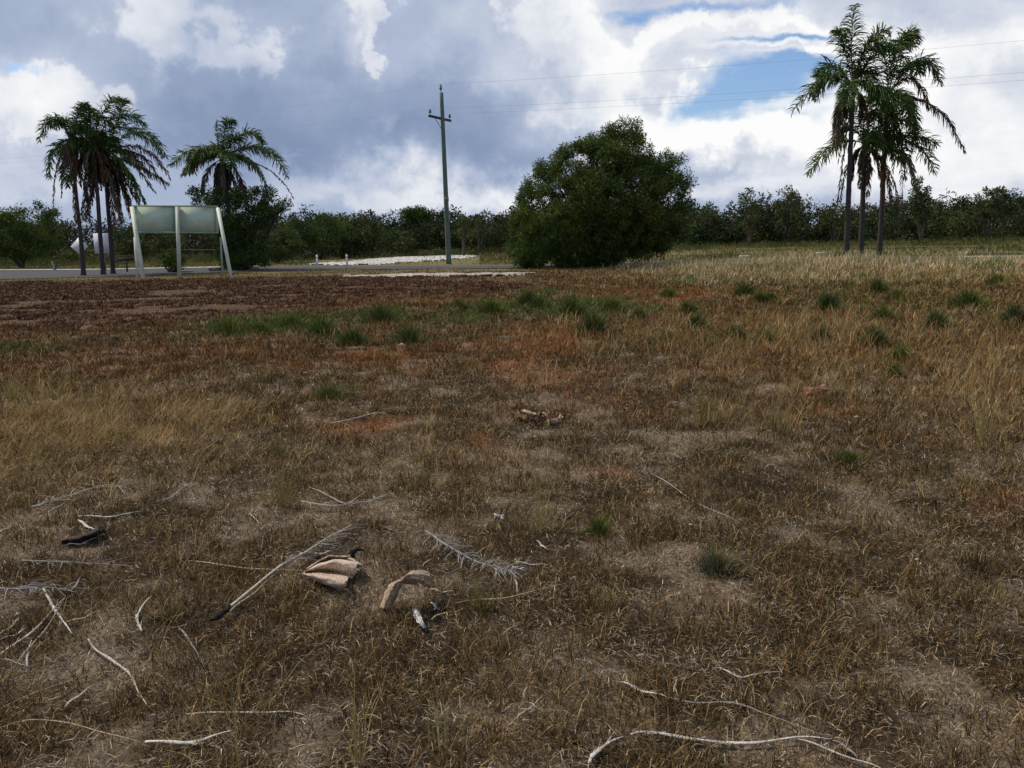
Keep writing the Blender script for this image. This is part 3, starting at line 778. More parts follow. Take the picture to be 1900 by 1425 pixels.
# big dark tree in the middle
BIG = [(957, 495), (942, 470), (939, 437), (950, 397), (965, 355), (985, 318), (1000, 303), (1024, 300), (1035, 275), (1071, 260), (1108, 250), (1127, 234), (1150, 226), (1182, 226), (1192, 248),
       (1206, 286), (1222, 300), (1240, 284), (1266, 296), (1287, 337), (1287, 384), (1272, 418), (1252, 447), (1216, 476), (1163, 492), (1084, 499), (1005, 499)]
pb = G(1100, 499); YB = float(pb[1]) + 3.2
tr = thing('bushy_tree', 'large dark green bushy tree with foliage down to the ground', 'tree', (pb[0], YB, H(pb[0], YB)))
C0, rd, cc = crown_from_outline(BIG, YB, 3.4, 1150, .36, 5, GREENS)
cpx, cpy = project(C0)
thin = ((gau(cpx, cpy, 1010, 350, 40, 45) + gau(cpx, cpy, 1262, 355, 26, 60) + .8 * gau(cpx, cpy, 1075, 300, 30, 25)) > .35) & (RNG.random(len(C0)) < .55)
C0, rd, cc, cpx, cpy = C0[~thin], rd[~thin], cc[~thin], cpx[~thin], cpy[~thin]
yg = np.clip(gau(cpx, cpy, 1195, 380, 45, 60) + .5 * gau(cpx, cpy, 1060, 320, 50, 40) + .4 * gau(cpx, cpy, 1170, 260, 40, 30), 0, 1)[:, None]
cc = cc * (1 - yg * .8) + np.array((.115, .130, .026)) * yg * .8
mb = MB(); leaves(mb, C0, rd, 190000, .13, cc, .9, .35, .4)
# loose sprays at the outline
ol = []
for i in range(len(BIG) - 4):
    a, b = np.array(BIG[i], float), np.array(BIG[i + 1], float)
    for k in range(4):
        q = a + (b - a) * random.random(); c_ = np.array([1110, 400.]); q = c_ + (q - c_) * random.uniform(.93, 1.015)
        if q[1] < 492: p = plane_pt(q[0], q[1], YB); p[1] += random.uniform(-1.3, 1.3); ol.append(p)
ol = np.array(ol); leaves(mb, ol, np.full(len(ol), .24), 8500, .11, np.broadcast_to(np.array(GREENS[1]), (len(ol), 3)), 1.2, .2, .4)
mb.build('crown', M_leaf, tr)
mb = MB(); base = np.array([pb[0], YB, float(H(pb[0], YB)) - .1])
for dxx in (-.5, -.1, .35, .7):
    b2 = base + np.array([dxx, random.uniform(-.3, .3), 0]); branches(mb, b2, C0[C0[:, 2] > 2.2], 9, .13, (.09, .075, .06), int(dxx * 10) + 20)
mb.build('trunk', M_bark, tr)

# bush around the middle palm
MIDB = [(346, 352), (360, 338), (400, 346), (450, 338), (500, 345), (533, 362), (543, 385), (528, 402), (505, 412), (492, 450), (500, 496), (470, 505), (402, 504), (398, 440), (385, 405), (352, 378)]
pm_ = G(440, 503); YM = float(pm_[1]) + 1.6
tr = thing('bushy_tree', 'dark leafy tree growing round the middle palm, right behind the billboard', 'tree', (pm_[0], YM, H(pm_[0], YM)))
C0, rd, cc = crown_from_outline(MIDB, YM, 1.9, 260, .34, 8, [(.055, .088, .024), (.075, .11, .028), (.042, .066, .024)])
mb = MB(); leaves(mb, C0, rd, 36000, .14, cc, .8, .1, .4); mb.build('crown', M_leaf, tr)
mb = MB(); branches(mb, np.array([pm_[0], YM, float(H(pm_[0], YM)) - .1]), C0[C0[:, 2] > 1.5], 16, .11, (.08, .065, .05), 3); mb.build('trunk', M_bark, tr)

# shrubs in front of the scrub
def small_tree(poly, px, py, label, seed, depth=1.3, rad=.33, n=120, nl=9000, size=.16, greens=GREENS, name='tree', cat='tree', group=None, Yd=None, trunkpts=None, spr=10):
    if Yd is None: p = G(px, py); Yd = float(p[1])
    else: p = plane_pt(px, py, Yd)
    x = float(p[0]); z = float(H(x, Yd))
    t = thing(name, label, cat, (x, Yd, z), group)
    C0, rd, cc = crown_from_outline(poly, Yd, depth, n, rad, seed, greens)
    m = MB(); leaves(m, C0, rd, nl, size, cc, .8, .0, .4); m.build('crown', M_leaf, t)
    m = MB(); branches(m, np.array([x, Yd, z - .1]), C0, spr, .10, (.09, .075, .06), seed); m.build('trunk', M_bark, t)
    return t
def blob_poly(cx, cy, rx, ry, seed, n=14):
    rg = np.random.default_rng(seed)
    return [(cx + rx * math.cos(a) * rg.uniform(.75, 1.1), cy + ry * math.sin(a) * rg.uniform(.75, 1.1)) for a in np.linspace(0, 2 * math.pi, n, endpoint=False)]

YS = 80.0
EM = 'trees standing out of the scrub'
small_tree([(-40, 480), (-50, 410), (0, 385), (25, 388), (40, 376), (75, 374), (95, 385), (112, 392), (116, 412), (108, 440), (100, 478), (40, 482)], 40, 482, 'dark rounded tree at the left edge of the frame behind the road', 51, 2.2, .5, 160, 17000, .2, Yd=66, group=EM)
small_tree([(520, 470), (518, 415), (560, 405), (590, 395), (615, 392), (650, 400), (660, 430), (650, 470)], 600, 478, 'dark tree in the scrub right of the middle palm', 52, 2, .6, 110, 11000, .2, Yd=78, group=EM)
small_tree([(742, 405), (745, 390), (765, 384), (785, 386), (797, 400), (795, 412), (760, 415)], 768, 470, 'domed dark treetop rising above the scrub left of the power pole', 53, 2.2, .6, 60, 8000, .22, Yd=88, group=EM)
for i, (cx, cy, rx, ry, lb, nc, nl) in enumerate([
        (1390, 375, 28, 24, 'sparse open tree above the scrub midway between the dark tree and the right palms', 26, 1900),
        (1462, 370, 26, 24, 'round topped sparse tree above the scrub left of the right palms', 34, 3000),
        (1318, 392, 22, 16, 'low twiggy tree above the scrub beside the dark bushy tree', 18, 1300),
        (1708, 362, 30, 26, 'pointed leafy tree above the scrub just right of the right palms', 46, 4200),
        (1830, 368, 24, 18, 'left of two joined tree crowns above the scrub near the right edge', 26, 2600),
        (1862, 364, 24, 18, 'right of two joined tree crowns above the scrub near the right edge', 28, 2800),
        (860, 408, 12, 14, 'small treetop above the scrub just right of the power pole', 10, 900),
        (892, 408, 12, 14, 'small pointed treetop above the scrub between pole and dark tree', 10, 900),
        (690, 412, 18, 14, 'small rounded treetop in the scrub left of the domed one', 14, 1300),
        (545, 402, 12, 10, 'small treetop at the edge of the middle palm bush', 10, 900),
        (1550, 388, 34, 12, 'low flat treetop in the scrub behind the right palms', 20, 1600)]):
    small_tree(blob_poly(cx, cy + 12, rx * (.8 + .5 * ((i * 37) % 10) / 10), ry * 1.9, i, 11) , cx, 466, lb, 60 + i, 1.2, .27, nc * 2, int(nl * .8), .24, [(.055, .078, .028), (.075, .100, .034), (.095, .108, .036)], Yd=77 + (i % 3) * 2, group=EM, spr=8)
small_tree(blob_poly(320, 482, 26, 22, 91), 320, 503, 'dark round shrub between the billboard legs', 92, .9, .28, 50, 5000, .12, name='shrub', cat='shrub', Yd=float(G(320, 506)[1]) + .4)
small_tree(blob_poly(515, 455, 55, 32, 95), 515, 486, 'mid green shrub right of the middle palm', 96, 1.6, .4, 80, 9000, .17, [(.06, .085, .03), (.075, .1, .03)], name='shrub', cat='shrub', Yd=66)

def scrub():
    """the far-off band of low wood: one mass"""
    nb = 900
    bx = RNG.uniform(-95, 95, nb); by = 79 + 34 * RNG.random(nb) ** 1.3
    hh = 2.9 + 1.5 * RNG.random(nb) + .035 * (by - 79)
    hh *= 0.52 + .92 * fbm(bx, by, 7, 3, 50, .6)
    front = by < 84
    hh = np.where(front, hh * .70, hh)
    pal = np.array([(.042, .055, .022), (.055, .070, .024), (.075, .085, .028), (.032, .044, .020), (.075, .080, .028), (.055, .052, .028), (.045, .068, .026)])
    bc = pal[RNG.integers(0, len(pal), nb)] * (0.6 + .5 * RNG.random(nb))[:, None]
    bc = np.where(front[:, None], bc * 1.25, bc)
    k = 9
    bi = np.repeat(np.arange(nb), k)
    C0 = np.stack([bx[bi] + RNG.normal(0, .85, nb * k), by[bi] + RNG.normal(0, .7, nb * k), hh[bi] * (.12 + .80 * RNG.random(nb * k))], -1)
    Rd = .45 + .35 * RNG.random(nb * k)
    m = MB(); leaves(m, C0, Rd, 430000, .34, bc[bi] * (0.75 + .5 * RNG.random(nb * k))[:, None], .85, 0, .35)
    # twigs poking out of the top
    o = m.build('scrub', M_leaf)
    tag(o, 'dense dark green band of low scrub across the far side of the road', 'scrub', kind='stuff')
    # heath in front of it
    nb = 1500
    bx = RNG.uniform(-75, 78, nb); by = 66 + 14 * RNG.random(nb) ** .6
    C0 = np.stack([bx, by, .15 + .35 * RNG.random(nb)], -1)
    px, py = project(C0)
    kp = ~((px > 560) & (px < 940) & (by < 77)) & (RNG.random(nb) < .35 + .65 * sstep(72, 79, by))
    C0 = C0[kp]
    pal = np.array([(.080, .105, .030), (.11, .115, .042), (.060, .088, .025), (.10, .085, .045)])
    m = MB(); leaves(m, C0, .35 + .35 * RNG.random(len(C0)), 75000, .17, pal[RNG.integers(0, 4, len(C0))], .6, -.3, .35)
    o = m.build('heath', M_leaf)
    tag(o, 'low olive and tan heath growing at the foot of the scrub', 'heath', kind='stuff')
scrub()

# ------------------------------------------------------------------ palms
def bez(p0, p1, p2, n=16):
    t = np.linspace(0, 1, n)[:, None]
    return (1 - t) ** 2 * np.asarray(p0) + 2 * t * (1 - t) * np.asarray(p1) + t ** 2 * np.asarray(p2)
def frond(parent, path, ll, col, name='frond', nl=58, droop=.9, mat=None, closed=0.0, rcol=(.10, .095, .045), start=.14):
    m = MB()
    Ls = np.linalg.norm(np.diff(path, axis=0), axis=1).sum()
    m.tube(path, np.linspace(.032, .008, len(path)), 5, rcol)
    n = nl * 2
    s = start + (1 - start) * np.repeat(np.linspace(0, 1, nl), 2)
    kk = s * (len(path) - 1); i = np.clip(kk.astype(int), 0, len(path) - 2); f = (kk - i)[:, None]
    P = path[i] * (1 - f) + path[i + 1] * f
    T = path[i + 1] - path[i]; T /= np.linalg.norm(T, axis=1)[:, None]
    up = np.array([0, 0, 1.0])
    S = np.cross(T, up); S /= np.linalg.norm(S, axis=1)[:, None] + 1e-6
    U = np.cross(S, T)
    sg = np.tile([1.0, -1.0], nl)
    el_ = RNG.normal(0.1, .55, n)
    d = T * (.55 + .5 * closed) + (S * (sg * np.cos(el_))[:, None] + U * np.sin(el_)[:, None]) * (1 - closed * .8)
    d += RNG.normal(0, .12, (n, 3)); d /= np.linalg.norm(d, axis=1)[:, None]
    Lf = ll * (np.sin(np.pi * np.clip(.12 + .80 * (s - start) / (1 - start), 0, 1)) ** .6) * (0.8 + .4 * RNG.random(n))
    g = np.array([0, 0, -1.0])
    m1 = P + d * (Lf * .4)[:, None]
    d2 = d + g * droop * (0.5 + .7 * RNG.random(n))[:, None]; d2 /= np.linalg.norm(d2, axis=1)[:, None]
    m2 = m1 + d2 * (Lf * .35)[:, None]
    d3 = d2 + g * droop; d3 /= np.linalg.norm(d3, axis=1)[:, None]
    tip = m2 + d3 * (Lf * .25)[:, None]
    wv_ = np.cross(d, RNG.normal(0, 1, (n, 3))); wv_ /= np.linalg.norm(wv_, axis=1)[:, None]; wv_ *= .026
    V = np.empty((n, 7, 3))
    V[:, 0] = P - wv_ * .5; V[:, 1] = P + wv_ * .5; V[:, 2] = m1 + wv_; V[:, 3] = m1 - wv_; V[:, 4] = m2 + wv_ * .8; V[:, 5] = m2 - wv_ * .8; V[:, 6] = tip
    b = np.arange(n)[:, None] * 7
    q = np.concatenate([b + np.array([[0, 1, 2, 3]]), b + np.array([[3, 2, 4, 5]])]); t3 = b + np.array([[5, 4, 6]])
    c = np.array(col)[None] * (0.6 + .8 * RNG.random(n))[:, None]
    m.add(V.reshape(-1, 3), q, t3, np.repeat(c[:, None], 7, 1).reshape(-1, 3))
    return m.build(name, mat or M_palm, parent)

PG = (.065, .112, .030); PG2 = (.095, .135, .036); PB = (.155, .080, .038); PGR = (.16, .125, .095); PBR = (.085, .056, .038)
def palm(label, group, trunk, Y, fronds, rnd, ll=.70, tr_r=(.145, .10), seed=1, dead=(), skirt=0, rndlen=2.6):
    """trunk: pixel points base->crown; fronds: (ctrl, tip, depth offset, colour, kind)"""
    rg = np.random.default_rng(seed)
    b = plane_pt(*trunk[0], Y); b[2] = float(H(b[0], Y))
    t = thing('palm_tree', label, 'palm tree', b, group)
    pts = [plane_pt(*q, Y) for q in trunk]; pts[0][2] = b[2] - .15
    pts = np.array(pts); k = np.linspace(0, 1, len(pts)); s = np.linspace(0, 1, 40)
    path = np.stack([np.interp(s, k, pts[:, i]) for i in range(3)], -1)
    for _ in range(6): path[1:-1] = (path[:-2] + path[1:-1] * 2 + path[2:]) / 4
    rad = np.linspace(tr_r[0], tr_r[1], 40) * (1 + .05 * np.sin(np.arange(40) * 2.1))
    rad[:3] *= np.array([1.5, 1.25, 1.1])
    m = MB(); m.tube(path, rad, 10, (.058, .050, .050)); m.build('trunk', M_palmbark, t, True)
    c = path[-1]
    m = MB(); m.tube(np.array([c - [0, 0, .25], c + [0, 0, .15], c + [0, 0, .7]]), [tr_r[1] * 1.15, tr_r[1] * 1.3, .03], 8, (.07, .075, .035)); 
    for i in range(14):
        a = rg.random() * 6.28; e = c + np.array([math.cos(a) * .30, math.sin(a) * .30, .35 + .3 * rg.random()])
        m.tube(np.array([c + [math.cos(a) * .08, math.sin(a) * .08, -.1], (c + e) / 2 + [0, 0, .1], e]), [.035, .03, .02], 4, (.08, .08, .035))
    m.build('crownshaft', M_bark, t)
    for (ctrl, tip, dy, col, kind) in fronds:
        p0 = c + [0, 0, .15]; p1 = plane_pt(*ctrl, Y); p2 = plane_pt(*tip, Y)
        p1 = p1 + [0, dy * .6, 0]; p2 = p2 + [0, dy, 0]
        pth = bez(p0, p1, p2, 18)
        if kind == 'live': frond(t, pth, ll * 1.25, col, 'frond', 95, .62)
        elif kind == 'thin': frond(t, pth, ll * .45, col, 'dead_frond', 40, .9, M_dead, .6, col)
        else: frond(t, pth, ll * .85, col, 'dead_frond', 80, 1.1, M_dead, .45, col)
    for i in range(rnd):
        a = rg.random() * 6.283; el0 = rg.uniform(-.1, 1.25); Lr = rndlen * rg.uniform(.75, 1.1)
        hd = np.array([math.cos(a), math.sin(a) , 0])
        p1 = c + hd * math.cos(el0) * Lr * .55 + np.array([0, 0, math.sin(el0) * Lr * .62 + .3])
        p2 = p1 + hd * Lr * .45 + np.array([0, 0, -Lr * (.35 + .35 * (1 - math.sin(max(el0, 0))))])
        colr = PG if rg.random() < .65 else PG2
        frond(t, bez(c + [0, 0, .15], p1, p2, 16), ll * 1.2, colr, 'frond', 85, .75)
    for i in range(skirt):
        a = rg.random() * 6.283; hd = np.array([math.cos(a), math.sin(a), 0]); Lr = rg.uniform(1.1, 2.9)
        p1 = c + hd * .6 + [0, 0, -.1]; p2 = c + hd * (.3 + .9 * rg.random() ** 1.5) + np.array([0, 0, -Lr])
        frond(t, bez(c, p1, p2, 12), ll * .7, [PBR, PGR, PBR, PB][i % 4], 'dead_frond', 50, 1.3, M_dead, .65, (.12, .08, .05))
    return t

pr = G(1572, 476); YR = float(pr[1])
RG_ = 'palms in the right group'
palm('tallest palm of the right group, leftmost trunk', RG_, [(1570, 476), (1573, 400), (1577, 300), (1583, 168)], YR, [
    ((1545, 100), (1468, 208), -.3, PG, 'live'), ((1535, 118), (1520, 178), .6, PG, 'live'), ((1578, 90), (1588, 8), .2, PG, 'live'), ((1592, 70), (1640, 62), -.6, PG2, 'live'),
    ((1620, 70), (1700, 82), .3, PG, 'live'), ((1570, 60), (1568, 50), .8, PG, 'live'), ((1600, 40), (1668, 120), -.8, PG, 'live'), ((1560, 90), (1535, 130), 1.5, PG, 'live'),
    ((1546, 172), (1549, 272), -.2, PGR, 'dead'), ((1575, 190), (1560, 300), .3, PGR, 'thin'), ((1600, 130), (1630, 210), -.8, PG2, 'live'), ((1562, 320), (1555, 385), .2, PGR, 'thin'), ((1556, 180), (1562, 250), .6, PBR, 'dead')], 3, seed=11, skirt=4, rndlen=2.4)
palm('palm of the right group with the long arching dead frond, rightmost trunk', RG_, [(1631, 470), (1636, 400), (1640, 300), (1646, 188)], YR + 1.2, [
    ((1690, 20), (1704, 78), .4, PG, 'live'), ((1655, 60), (1700, 58), .1, PG2, 'live'), ((1712, 60), (1736, 158), -.5, PG, 'live'), ((1660, 90), (1630, 60), .8, PG, 'live'), ((1700, 80), (1722, 130), 1.0, PG, 'live'),
    ((1690, 100), (1718, 206), -.4, PB, 'dead'), ((1740, 165), (1784, 282), -.3, PBR, 'dead'), ((1690, 160), (1702, 240), .5, PG, 'live'), ((1680, 140), (1690, 270), -.6, PG, 'live'),
    ((1630, 130), (1610, 240), -.8, PG, 'live'), ((1665, 230), (1660, 320), .2, PGR, 'thin'), ((1690, 300), (1678, 400), .5, PGR, 'thin'), ((1668, 210), (1676, 330), -.2, PBR, 'dead')], 2, seed=12, skirt=4, rndlen=2.2)
palm('shortest palm of the right group, middle trunk with a brown skirt', RG_, [(1597, 472), (1600, 400), (1602, 340), (1605, 272)], YR + .6, [
    ((1545, 245), (1497, 324), -.3, PG2, 'live'), ((1700, 230), (1740, 318), .3, PG, 'live'), ((1690, 240), (1724, 270), -.6, PG, 'live'), ((1660, 215), (1700, 300), .8, PG, 'live'),
    ((1640, 200), (1690, 240), -.8, PG, 'live'), ((1600, 190), (1630, 215), .5, PG, 'live'), ((1570, 200), (1560, 270), .5, PG2, 'live'), ((1694, 265), (1698, 345), .1, PGR, 'dead'),
    ((1640, 290), (1650, 372), -.2, PB, 'dead'), ((1660, 300), (1672, 385), .2, PGR, 'thin'), ((1620, 320), (1600, 345), .1, PB, 'dead'), ((1560, 300), (1556, 372), -.3, PGR, 'thin')], 3, seed=13, skirt=7, rndlen=2.0)
LGp = 'palms in the left group'
pl = G(155, 512); YL = float(pl[1])
palm('left palm of the left group, bent trunk with fronds blown left', LGp, [(155, 512), (150, 440), (142, 370), (133, 262)], YL, [
    ((100, 185), (79, 262), -.3, PG, 'live'), ((120, 200), (92, 235), .5, PG, 'live'), ((90, 265), (96, 330), -.2, PG, 'live'), ((95, 290), (98, 398), .1, PGR, 'thin'),
    ((110, 300), (120, 345), .4, PG, 'live'), ((160, 190), (200, 230), .4, PG, 'live'), ((150, 200), (165, 196), -.4, PG, 'live'), ((140, 310), (144, 412), -.2, PB, 'dead'), ((150, 320), (162, 408), .3, PBR, 'dead')], 2, .5, (.13, .075), 14, skirt=6, rndlen=1.5)
palm('middle palm of the left group with a full green crown', LGp, [(192, 512), (186, 440), (181, 360), (172, 275)], YL + .7, [
    ((165, 210), (158, 198), .2, PG, 'live'), ((190, 190), (226, 184), -.3, PG, 'live'), ((215, 180), (262, 230), .4, PG, 'live'), ((230, 200), (300, 282), -.5, PG, 'live'),
    ((150, 250), (140, 300), -.4, PG, 'live'), ((220, 270), (272, 376), -.2, PG, 'dead'), ((205, 290), (253, 380), .4, PBR, 'dead'), ((215, 250), (284, 356), .2, PG, 'dead'), ((185, 340), (160, 405), -.3, PBR, 'dead'), ((165, 320), (146, 398), .4, PBR, 'dead'), ((200, 320), (214, 402), .5, PGR, 'dead')], 6, .6, (.13, .085), 15, skirt=9, rndlen=2.1)
palm('right palm of the left group with rusty brown fronds', LGp, [(210, 509), (205, 440), (199, 370), (196, 292)], YL + 1.6, [
    ((260, 200), (304, 290), .3, PG, 'live'), ((235, 190), (230, 188), -.3, PG, 'live'), ((265, 240), (320, 330), -.4, PB, 'dead'), ((250, 250), (300, 346), .4, PB, 'dead'), ((240, 260), (290, 330), -.8, PBR, 'dead'),
    ((235, 300), (262, 372), -.3, PG, 'dead'), ((225, 320), (238, 403), .3, PBR, 'dead'), ((215, 330), (226, 414), -.1, PBR, 'dead'), ((250, 300), (304, 340), .6, PG, 'dead'), ((225, 300), (250, 396), -.4, PBR, 'dead'), ((232, 290), (270, 384), .1, PG, 'dead'), ((205, 340), (206, 418), .3, PB, 'dead')], 5, .6, (.13, .085), 16, skirt=10, rndlen=2.0)
palm('single palm rising from the leafy tree right of the billboard', None, [(432, 504), (428, 440), (422, 370), (412, 300)], YM + .2, [
    ((400, 260), (400, 222), .2, PG, 'thin'), ((418, 215), (432, 228), -.3, PG, 'live'), ((455, 215), (484, 262), .4, PG, 'live'), ((500, 240), (536, 330), -.4, PG2, 'live'), ((460, 250), (510, 290), .6, PG, 'live'),
    ((370, 255), (319, 308), -.3, PG2, 'live'), ((380, 265), (350, 320), .6, PG, 'live'), ((505, 290), (543, 367), .1, PB, 'thin'), ((430, 250), (450, 260), -.8, PG, 'live'), ((470, 270), (500, 350), -.6, PG2, 'dead'),
    ((380, 310), (378, 360), -.3, PGR, 'dead'), ((450, 310), (462, 380), -.4, PBR, 'dead')], 7, .6, (.16, .11), 17, skirt=14, rndlen=2.3)

# ------------------------------------------------------------------ power pole and lines
pp = G(833, 490); YP = float(pp[1])
bz = float(H(pp[0], YP))
top = plane_pt(824, 172, YP); top[0] = pp[0] - .12
hp = top[2]
pt = thing('power_pole', 'tall green grey timber power pole with one crossarm', 'power pole', (pp[0], YP, bz))
m = MB(); s = np.linspace(0, 1, 16)[:, None]
m.tube(np.array([pp[0], YP, bz - .3]) * (1 - s) + top * s, np.linspace(.17, .115, 16), 12, (.125, .165, .135)); m.build('pole', M_pole, pt, True)
LD = np.array([.905, -.425, 0]); LD /= np.linalg.norm(LD); AD = np.array([.425, .905, 0]); AD /= np.linalg.norm(AD)
arm_z = plane_pt(829, 219, YP)[2]
ang = math.atan2(AD[1], AD[0])
m = MB(); ac = np.array([top[0] + .02, YP, arm_z]) - LD * .17
m.box(ac, (2.7, .11, .13), ang, (.06, .055, .05))
arm = m.build('crossarm', M_pole, pt)
m = MB()
for sg in (-1, 1): m.tube(np.array([ac + AD * sg * .6 + [0, 0, -.06], ac + LD * .05 + [0, 0, -.62]]), .018, 6, (.1, .1, .1))
m.build('brace', M_metal, pt)
ins_pts = [ac + AD * -1.22 + [0, 0, .065], ac + AD * 1.22 + [0, 0, .065], top + np.array([-.03, 0, .0]) - LD * .0]
tops = []
for i, q in enumerate(ins_pts):
    m = MB(); z0 = 0.0
    hgt = .34 if i < 2 else .5
    zz = np.array([0, .1, .11, .16, .17, .22, .23, .28, .30]) * hgt / .3
    rr = [.02, .02, .085, .095, .055, .085, .05, .06, .02]
    m.tube(np.stack([np.full(9, q[0]), np.full(9, q[1]), q[2] + zz], -1), rr, 10, (.045, .04, .04)); m.build('insulator', M_metal, pt, True)
    tops.append(q + [0, 0, hgt])
# band at two thirds height on the pole
m = MB(); q = np.array([pp[0] - .03, YP, bz + 3.9]); m.tube(np.array([q, q + [0, 0, .25]]), .155, 12, (.16, .17, .17)); m.build('band', M_metal, pt)
for i, (q, lb) in enumerate(zip(tops, ['left of the two lower power lines, on the near end of the crossarm', 'right of the two lower power lines, on the far end of the crossarm', 'single upper power line running over the top of the pole'])):
    P = []
    for t in np.linspace(-75, 75, 121):
        u = (abs(t) / 75)
        sag = -3.0 * u * (1 - u) * (1.15 if t > 0 else 1.0)
        P.append(q + LD * t + np.array([0, 0, sag]))
    m = MB(); m.tube(np.array(P), .0045, 5, (.30, .32, .36)); o = m.build('power_line', M_wire); recentre(o, q); tag(o, lb, 'power line', 'lines on the power pole')

# ------------------------------------------------------------------ billboard seen from behind
Yb = float(G(333, 516)[1])
def bp(px, py, dy=0): return plane_pt(px, py, Yb + dy)
bt = thing('billboard', 'pale green billboard seen from behind on three legs', 'billboard', (bp(333, 516)[0], Yb, H(bp(333, 516)[0], Yb)))
CG = (.52, .62, .50); CW = (.62, .66, .56)
tl, trr, bl, br = bp(246, 382, .3), bp(404, 383, 1.2), bp(248, 431, .3), bp(406, 432, 1.2)
def slab(mb_, a, b, c, d, th, col):
    """quad a b c d (corner order) thickened backwards"""
    nrm = np.cross(b - a, d - a); nrm /= np.linalg.norm(nrm); V = [a, b, c, d, a + nrm * th, b + nrm * th, c + nrm * th, d + nrm * th]
    mb_.add(V, [[3, 2, 1, 0], [4, 5, 6, 7], [0, 1, 5, 4], [1, 2, 6, 5], [2, 3, 7, 6], [3, 0, 4, 7]], None, col)
def lerp(a, b, t): return a * (1 - t) + b * t
for t0, t1 in ((0, .497), (.503, 1)):
    m = MB(); slab(m, lerp(bl, br, t0), lerp(bl, br, t1), lerp(tl, trr, t1), lerp(tl, trr, t0), .03, CG); m.build('panel', M_paint, bt)
def bar(a, b, wd, col, name, parent=bt, dep=None):
    a = np.asarray(a, float); b = np.asarray(b, float); d = b - a; Ln = np.linalg.norm(d); d /= Ln
    ref = np.array([0, 1.0, 0]) if abs(d[1]) < .8 else np.array([0, 0, 1.0])
    u = np.cross(d, ref); u /= np.linalg.norm(u); v = np.cross(u, d); dep = dep or wd
    V = [p + u * sx * wd / 2 + v * sy * dep / 2 for p in (a, b) for sx, sy in ((-1, -1), (1, -1), (1, 1), (-1, 1))]
    m = MB(); m.add(V, [[3, 2, 1, 0], [4, 5, 6, 7], [0, 1, 5, 4], [1, 2, 6, 5], [2, 3, 7, 6], [3, 0, 4, 7]], None, col)
    return m.build(name, M_paint, parent)
F_ = np.array([0, -.07, 0])
bar(tl + F_, trr + F_, .07, (.28, .36, .27), 'rail'); bar(bl + F_, br + F_, .08, (.25, .33, .24), 'rail')
for tt in (.03, .48, .52, .97): bar(lerp(bl, br, tt) + F_ * .6 + [0, 0, .05], lerp(tl, trr, tt) + F_ * .6 + [0, 0, -.05], .05, (.27, .35, .26), 'stile')
def gz(p): p = np.array(p); p[2] = float(H(p[0], p[1])) - .05; return p
F2 = np.array([0, -.16, 0])
bar(gz(bp(255, 515, .1)), bp(250, 440, .15), .09, CW, 'post')
bar(gz(bp(333, 516, 0)), bp(329, 384, .55), .15, (.45, .50, .42), 'post')
bar(gz(bp(413, 510, .9)), bp(409, 440, 1.0), .07, (.30, .34, .28), 'post')
bar(gz(bp(266, 518, -.9)), bp(245, 384, .1), .16, CW, 'brace'); bar(gz(bp(429, 513, -.2)), bp(404, 386, 1.0), .13, CW, 'brace')
bar(bp(335, 463.5, .4), bp(400, 463.5, 1.1), .03, (.2, .25, .2), 'rail')

# ------------------------------------------------------------------ road signs and small things beyond
def sign_post(x, y, z0, z1, t): 
    m = MB(); m.tube(np.array([[x, y, z0], [x, y, z1]]), .035, 8, (.22, .22, .22)); m.build('post', M_metal, t)
Ysg = 56.0
p = plane_pt(148, 457, Ysg); z0 = float(H(p[0], Ysg))
t = thing('road_sign', 'pale diamond shaped road sign behind the left palm trunk', 'road sign', (p[0], Ysg, z0)); sign_post(p[0], Ysg, z0 - .1, p[2] + .3, t)
hw = .56
m = MB(); V = []
for yy in (-.06, -.045): V += [[p[0] - hw, Ysg + yy, p[2]], [p[0], Ysg + yy, p[2] - hw], [p[0] + hw, Ysg + yy, p[2]], [p[0], Ysg + yy, p[2] + hw]]
m.add(V, [[0, 1, 2, 3], [7, 6, 5, 4], [0, 4, 5, 1], [1, 5, 6, 2], [2, 6, 7, 3], [3, 7, 4, 0]], None, (.78, .79, .80)); m.build('panel', M_metal, t)
p = plane_pt(189, 451.5, Ysg); 
t = thing('road_sign', 'pale rectangular road sign between the left palm trunks', 'road sign', (p[0], Ysg, z0)); sign_post(p[0] + .1, Ysg, z0 - .1, p[2] + .3, t)
m = MB(); m.box((p[0], Ysg - .05, p[2]), (.98, .02, 1.28), 0, (.72, .71, .76)); m.build('panel', M_metal, t)
p = plane_pt(234, 481, 52)
z0 = float(H(p[0], 52))
t = thing('sign_board', 'low dark board on a single post beside the billboard left leg', 'sign board', (p[0], 52, z0))
m = MB(); m.tube(np.array([[p[0], 52, z0 - .1], [p[0], 52, p[2] - .12]]), .05, 6, (.06, .05, .04)); m.build('post', M_bark, t)
m = MB(); m.box((p[0], 51.93, p[2]), (.95, .05, .2), 0, (.075, .055, .045)); m.build('board', M_bark, t)
m = MB(); m.box((p[0], 51.93, p[2] + .19), (1.0, .05, .06), 0, (.12, .09, .07)); m.build('rail', M_bark, t)
for (px, py, lb) in ((589.5, 500, 'left of two short white marker posts beside the sand'), (644.5, 500, 'right of two short white marker posts beside the sand')):
    p = G(px, py); t = thing('marker_post', lb, 'marker post', p, 'white marker posts by the road')
    m = MB(); m.tube(np.array([p - [0, 0, .1], p + [0, 0, .82]]), [.062, .06], 8, (.72, .71, .66)); m.tube(np.array([p + [0, 0, .82], p + [0, 0, .86]]), [.06, .03], 8, (.7, .69, .64)); m.build('post', M_paint, t)
    m = MB(); m.tube(np.array([p + [0, 0, .66], p + [0, 0, .74]]), .066, 8, (.40, .40, .38)); m.build('reflector', M_metal, t)
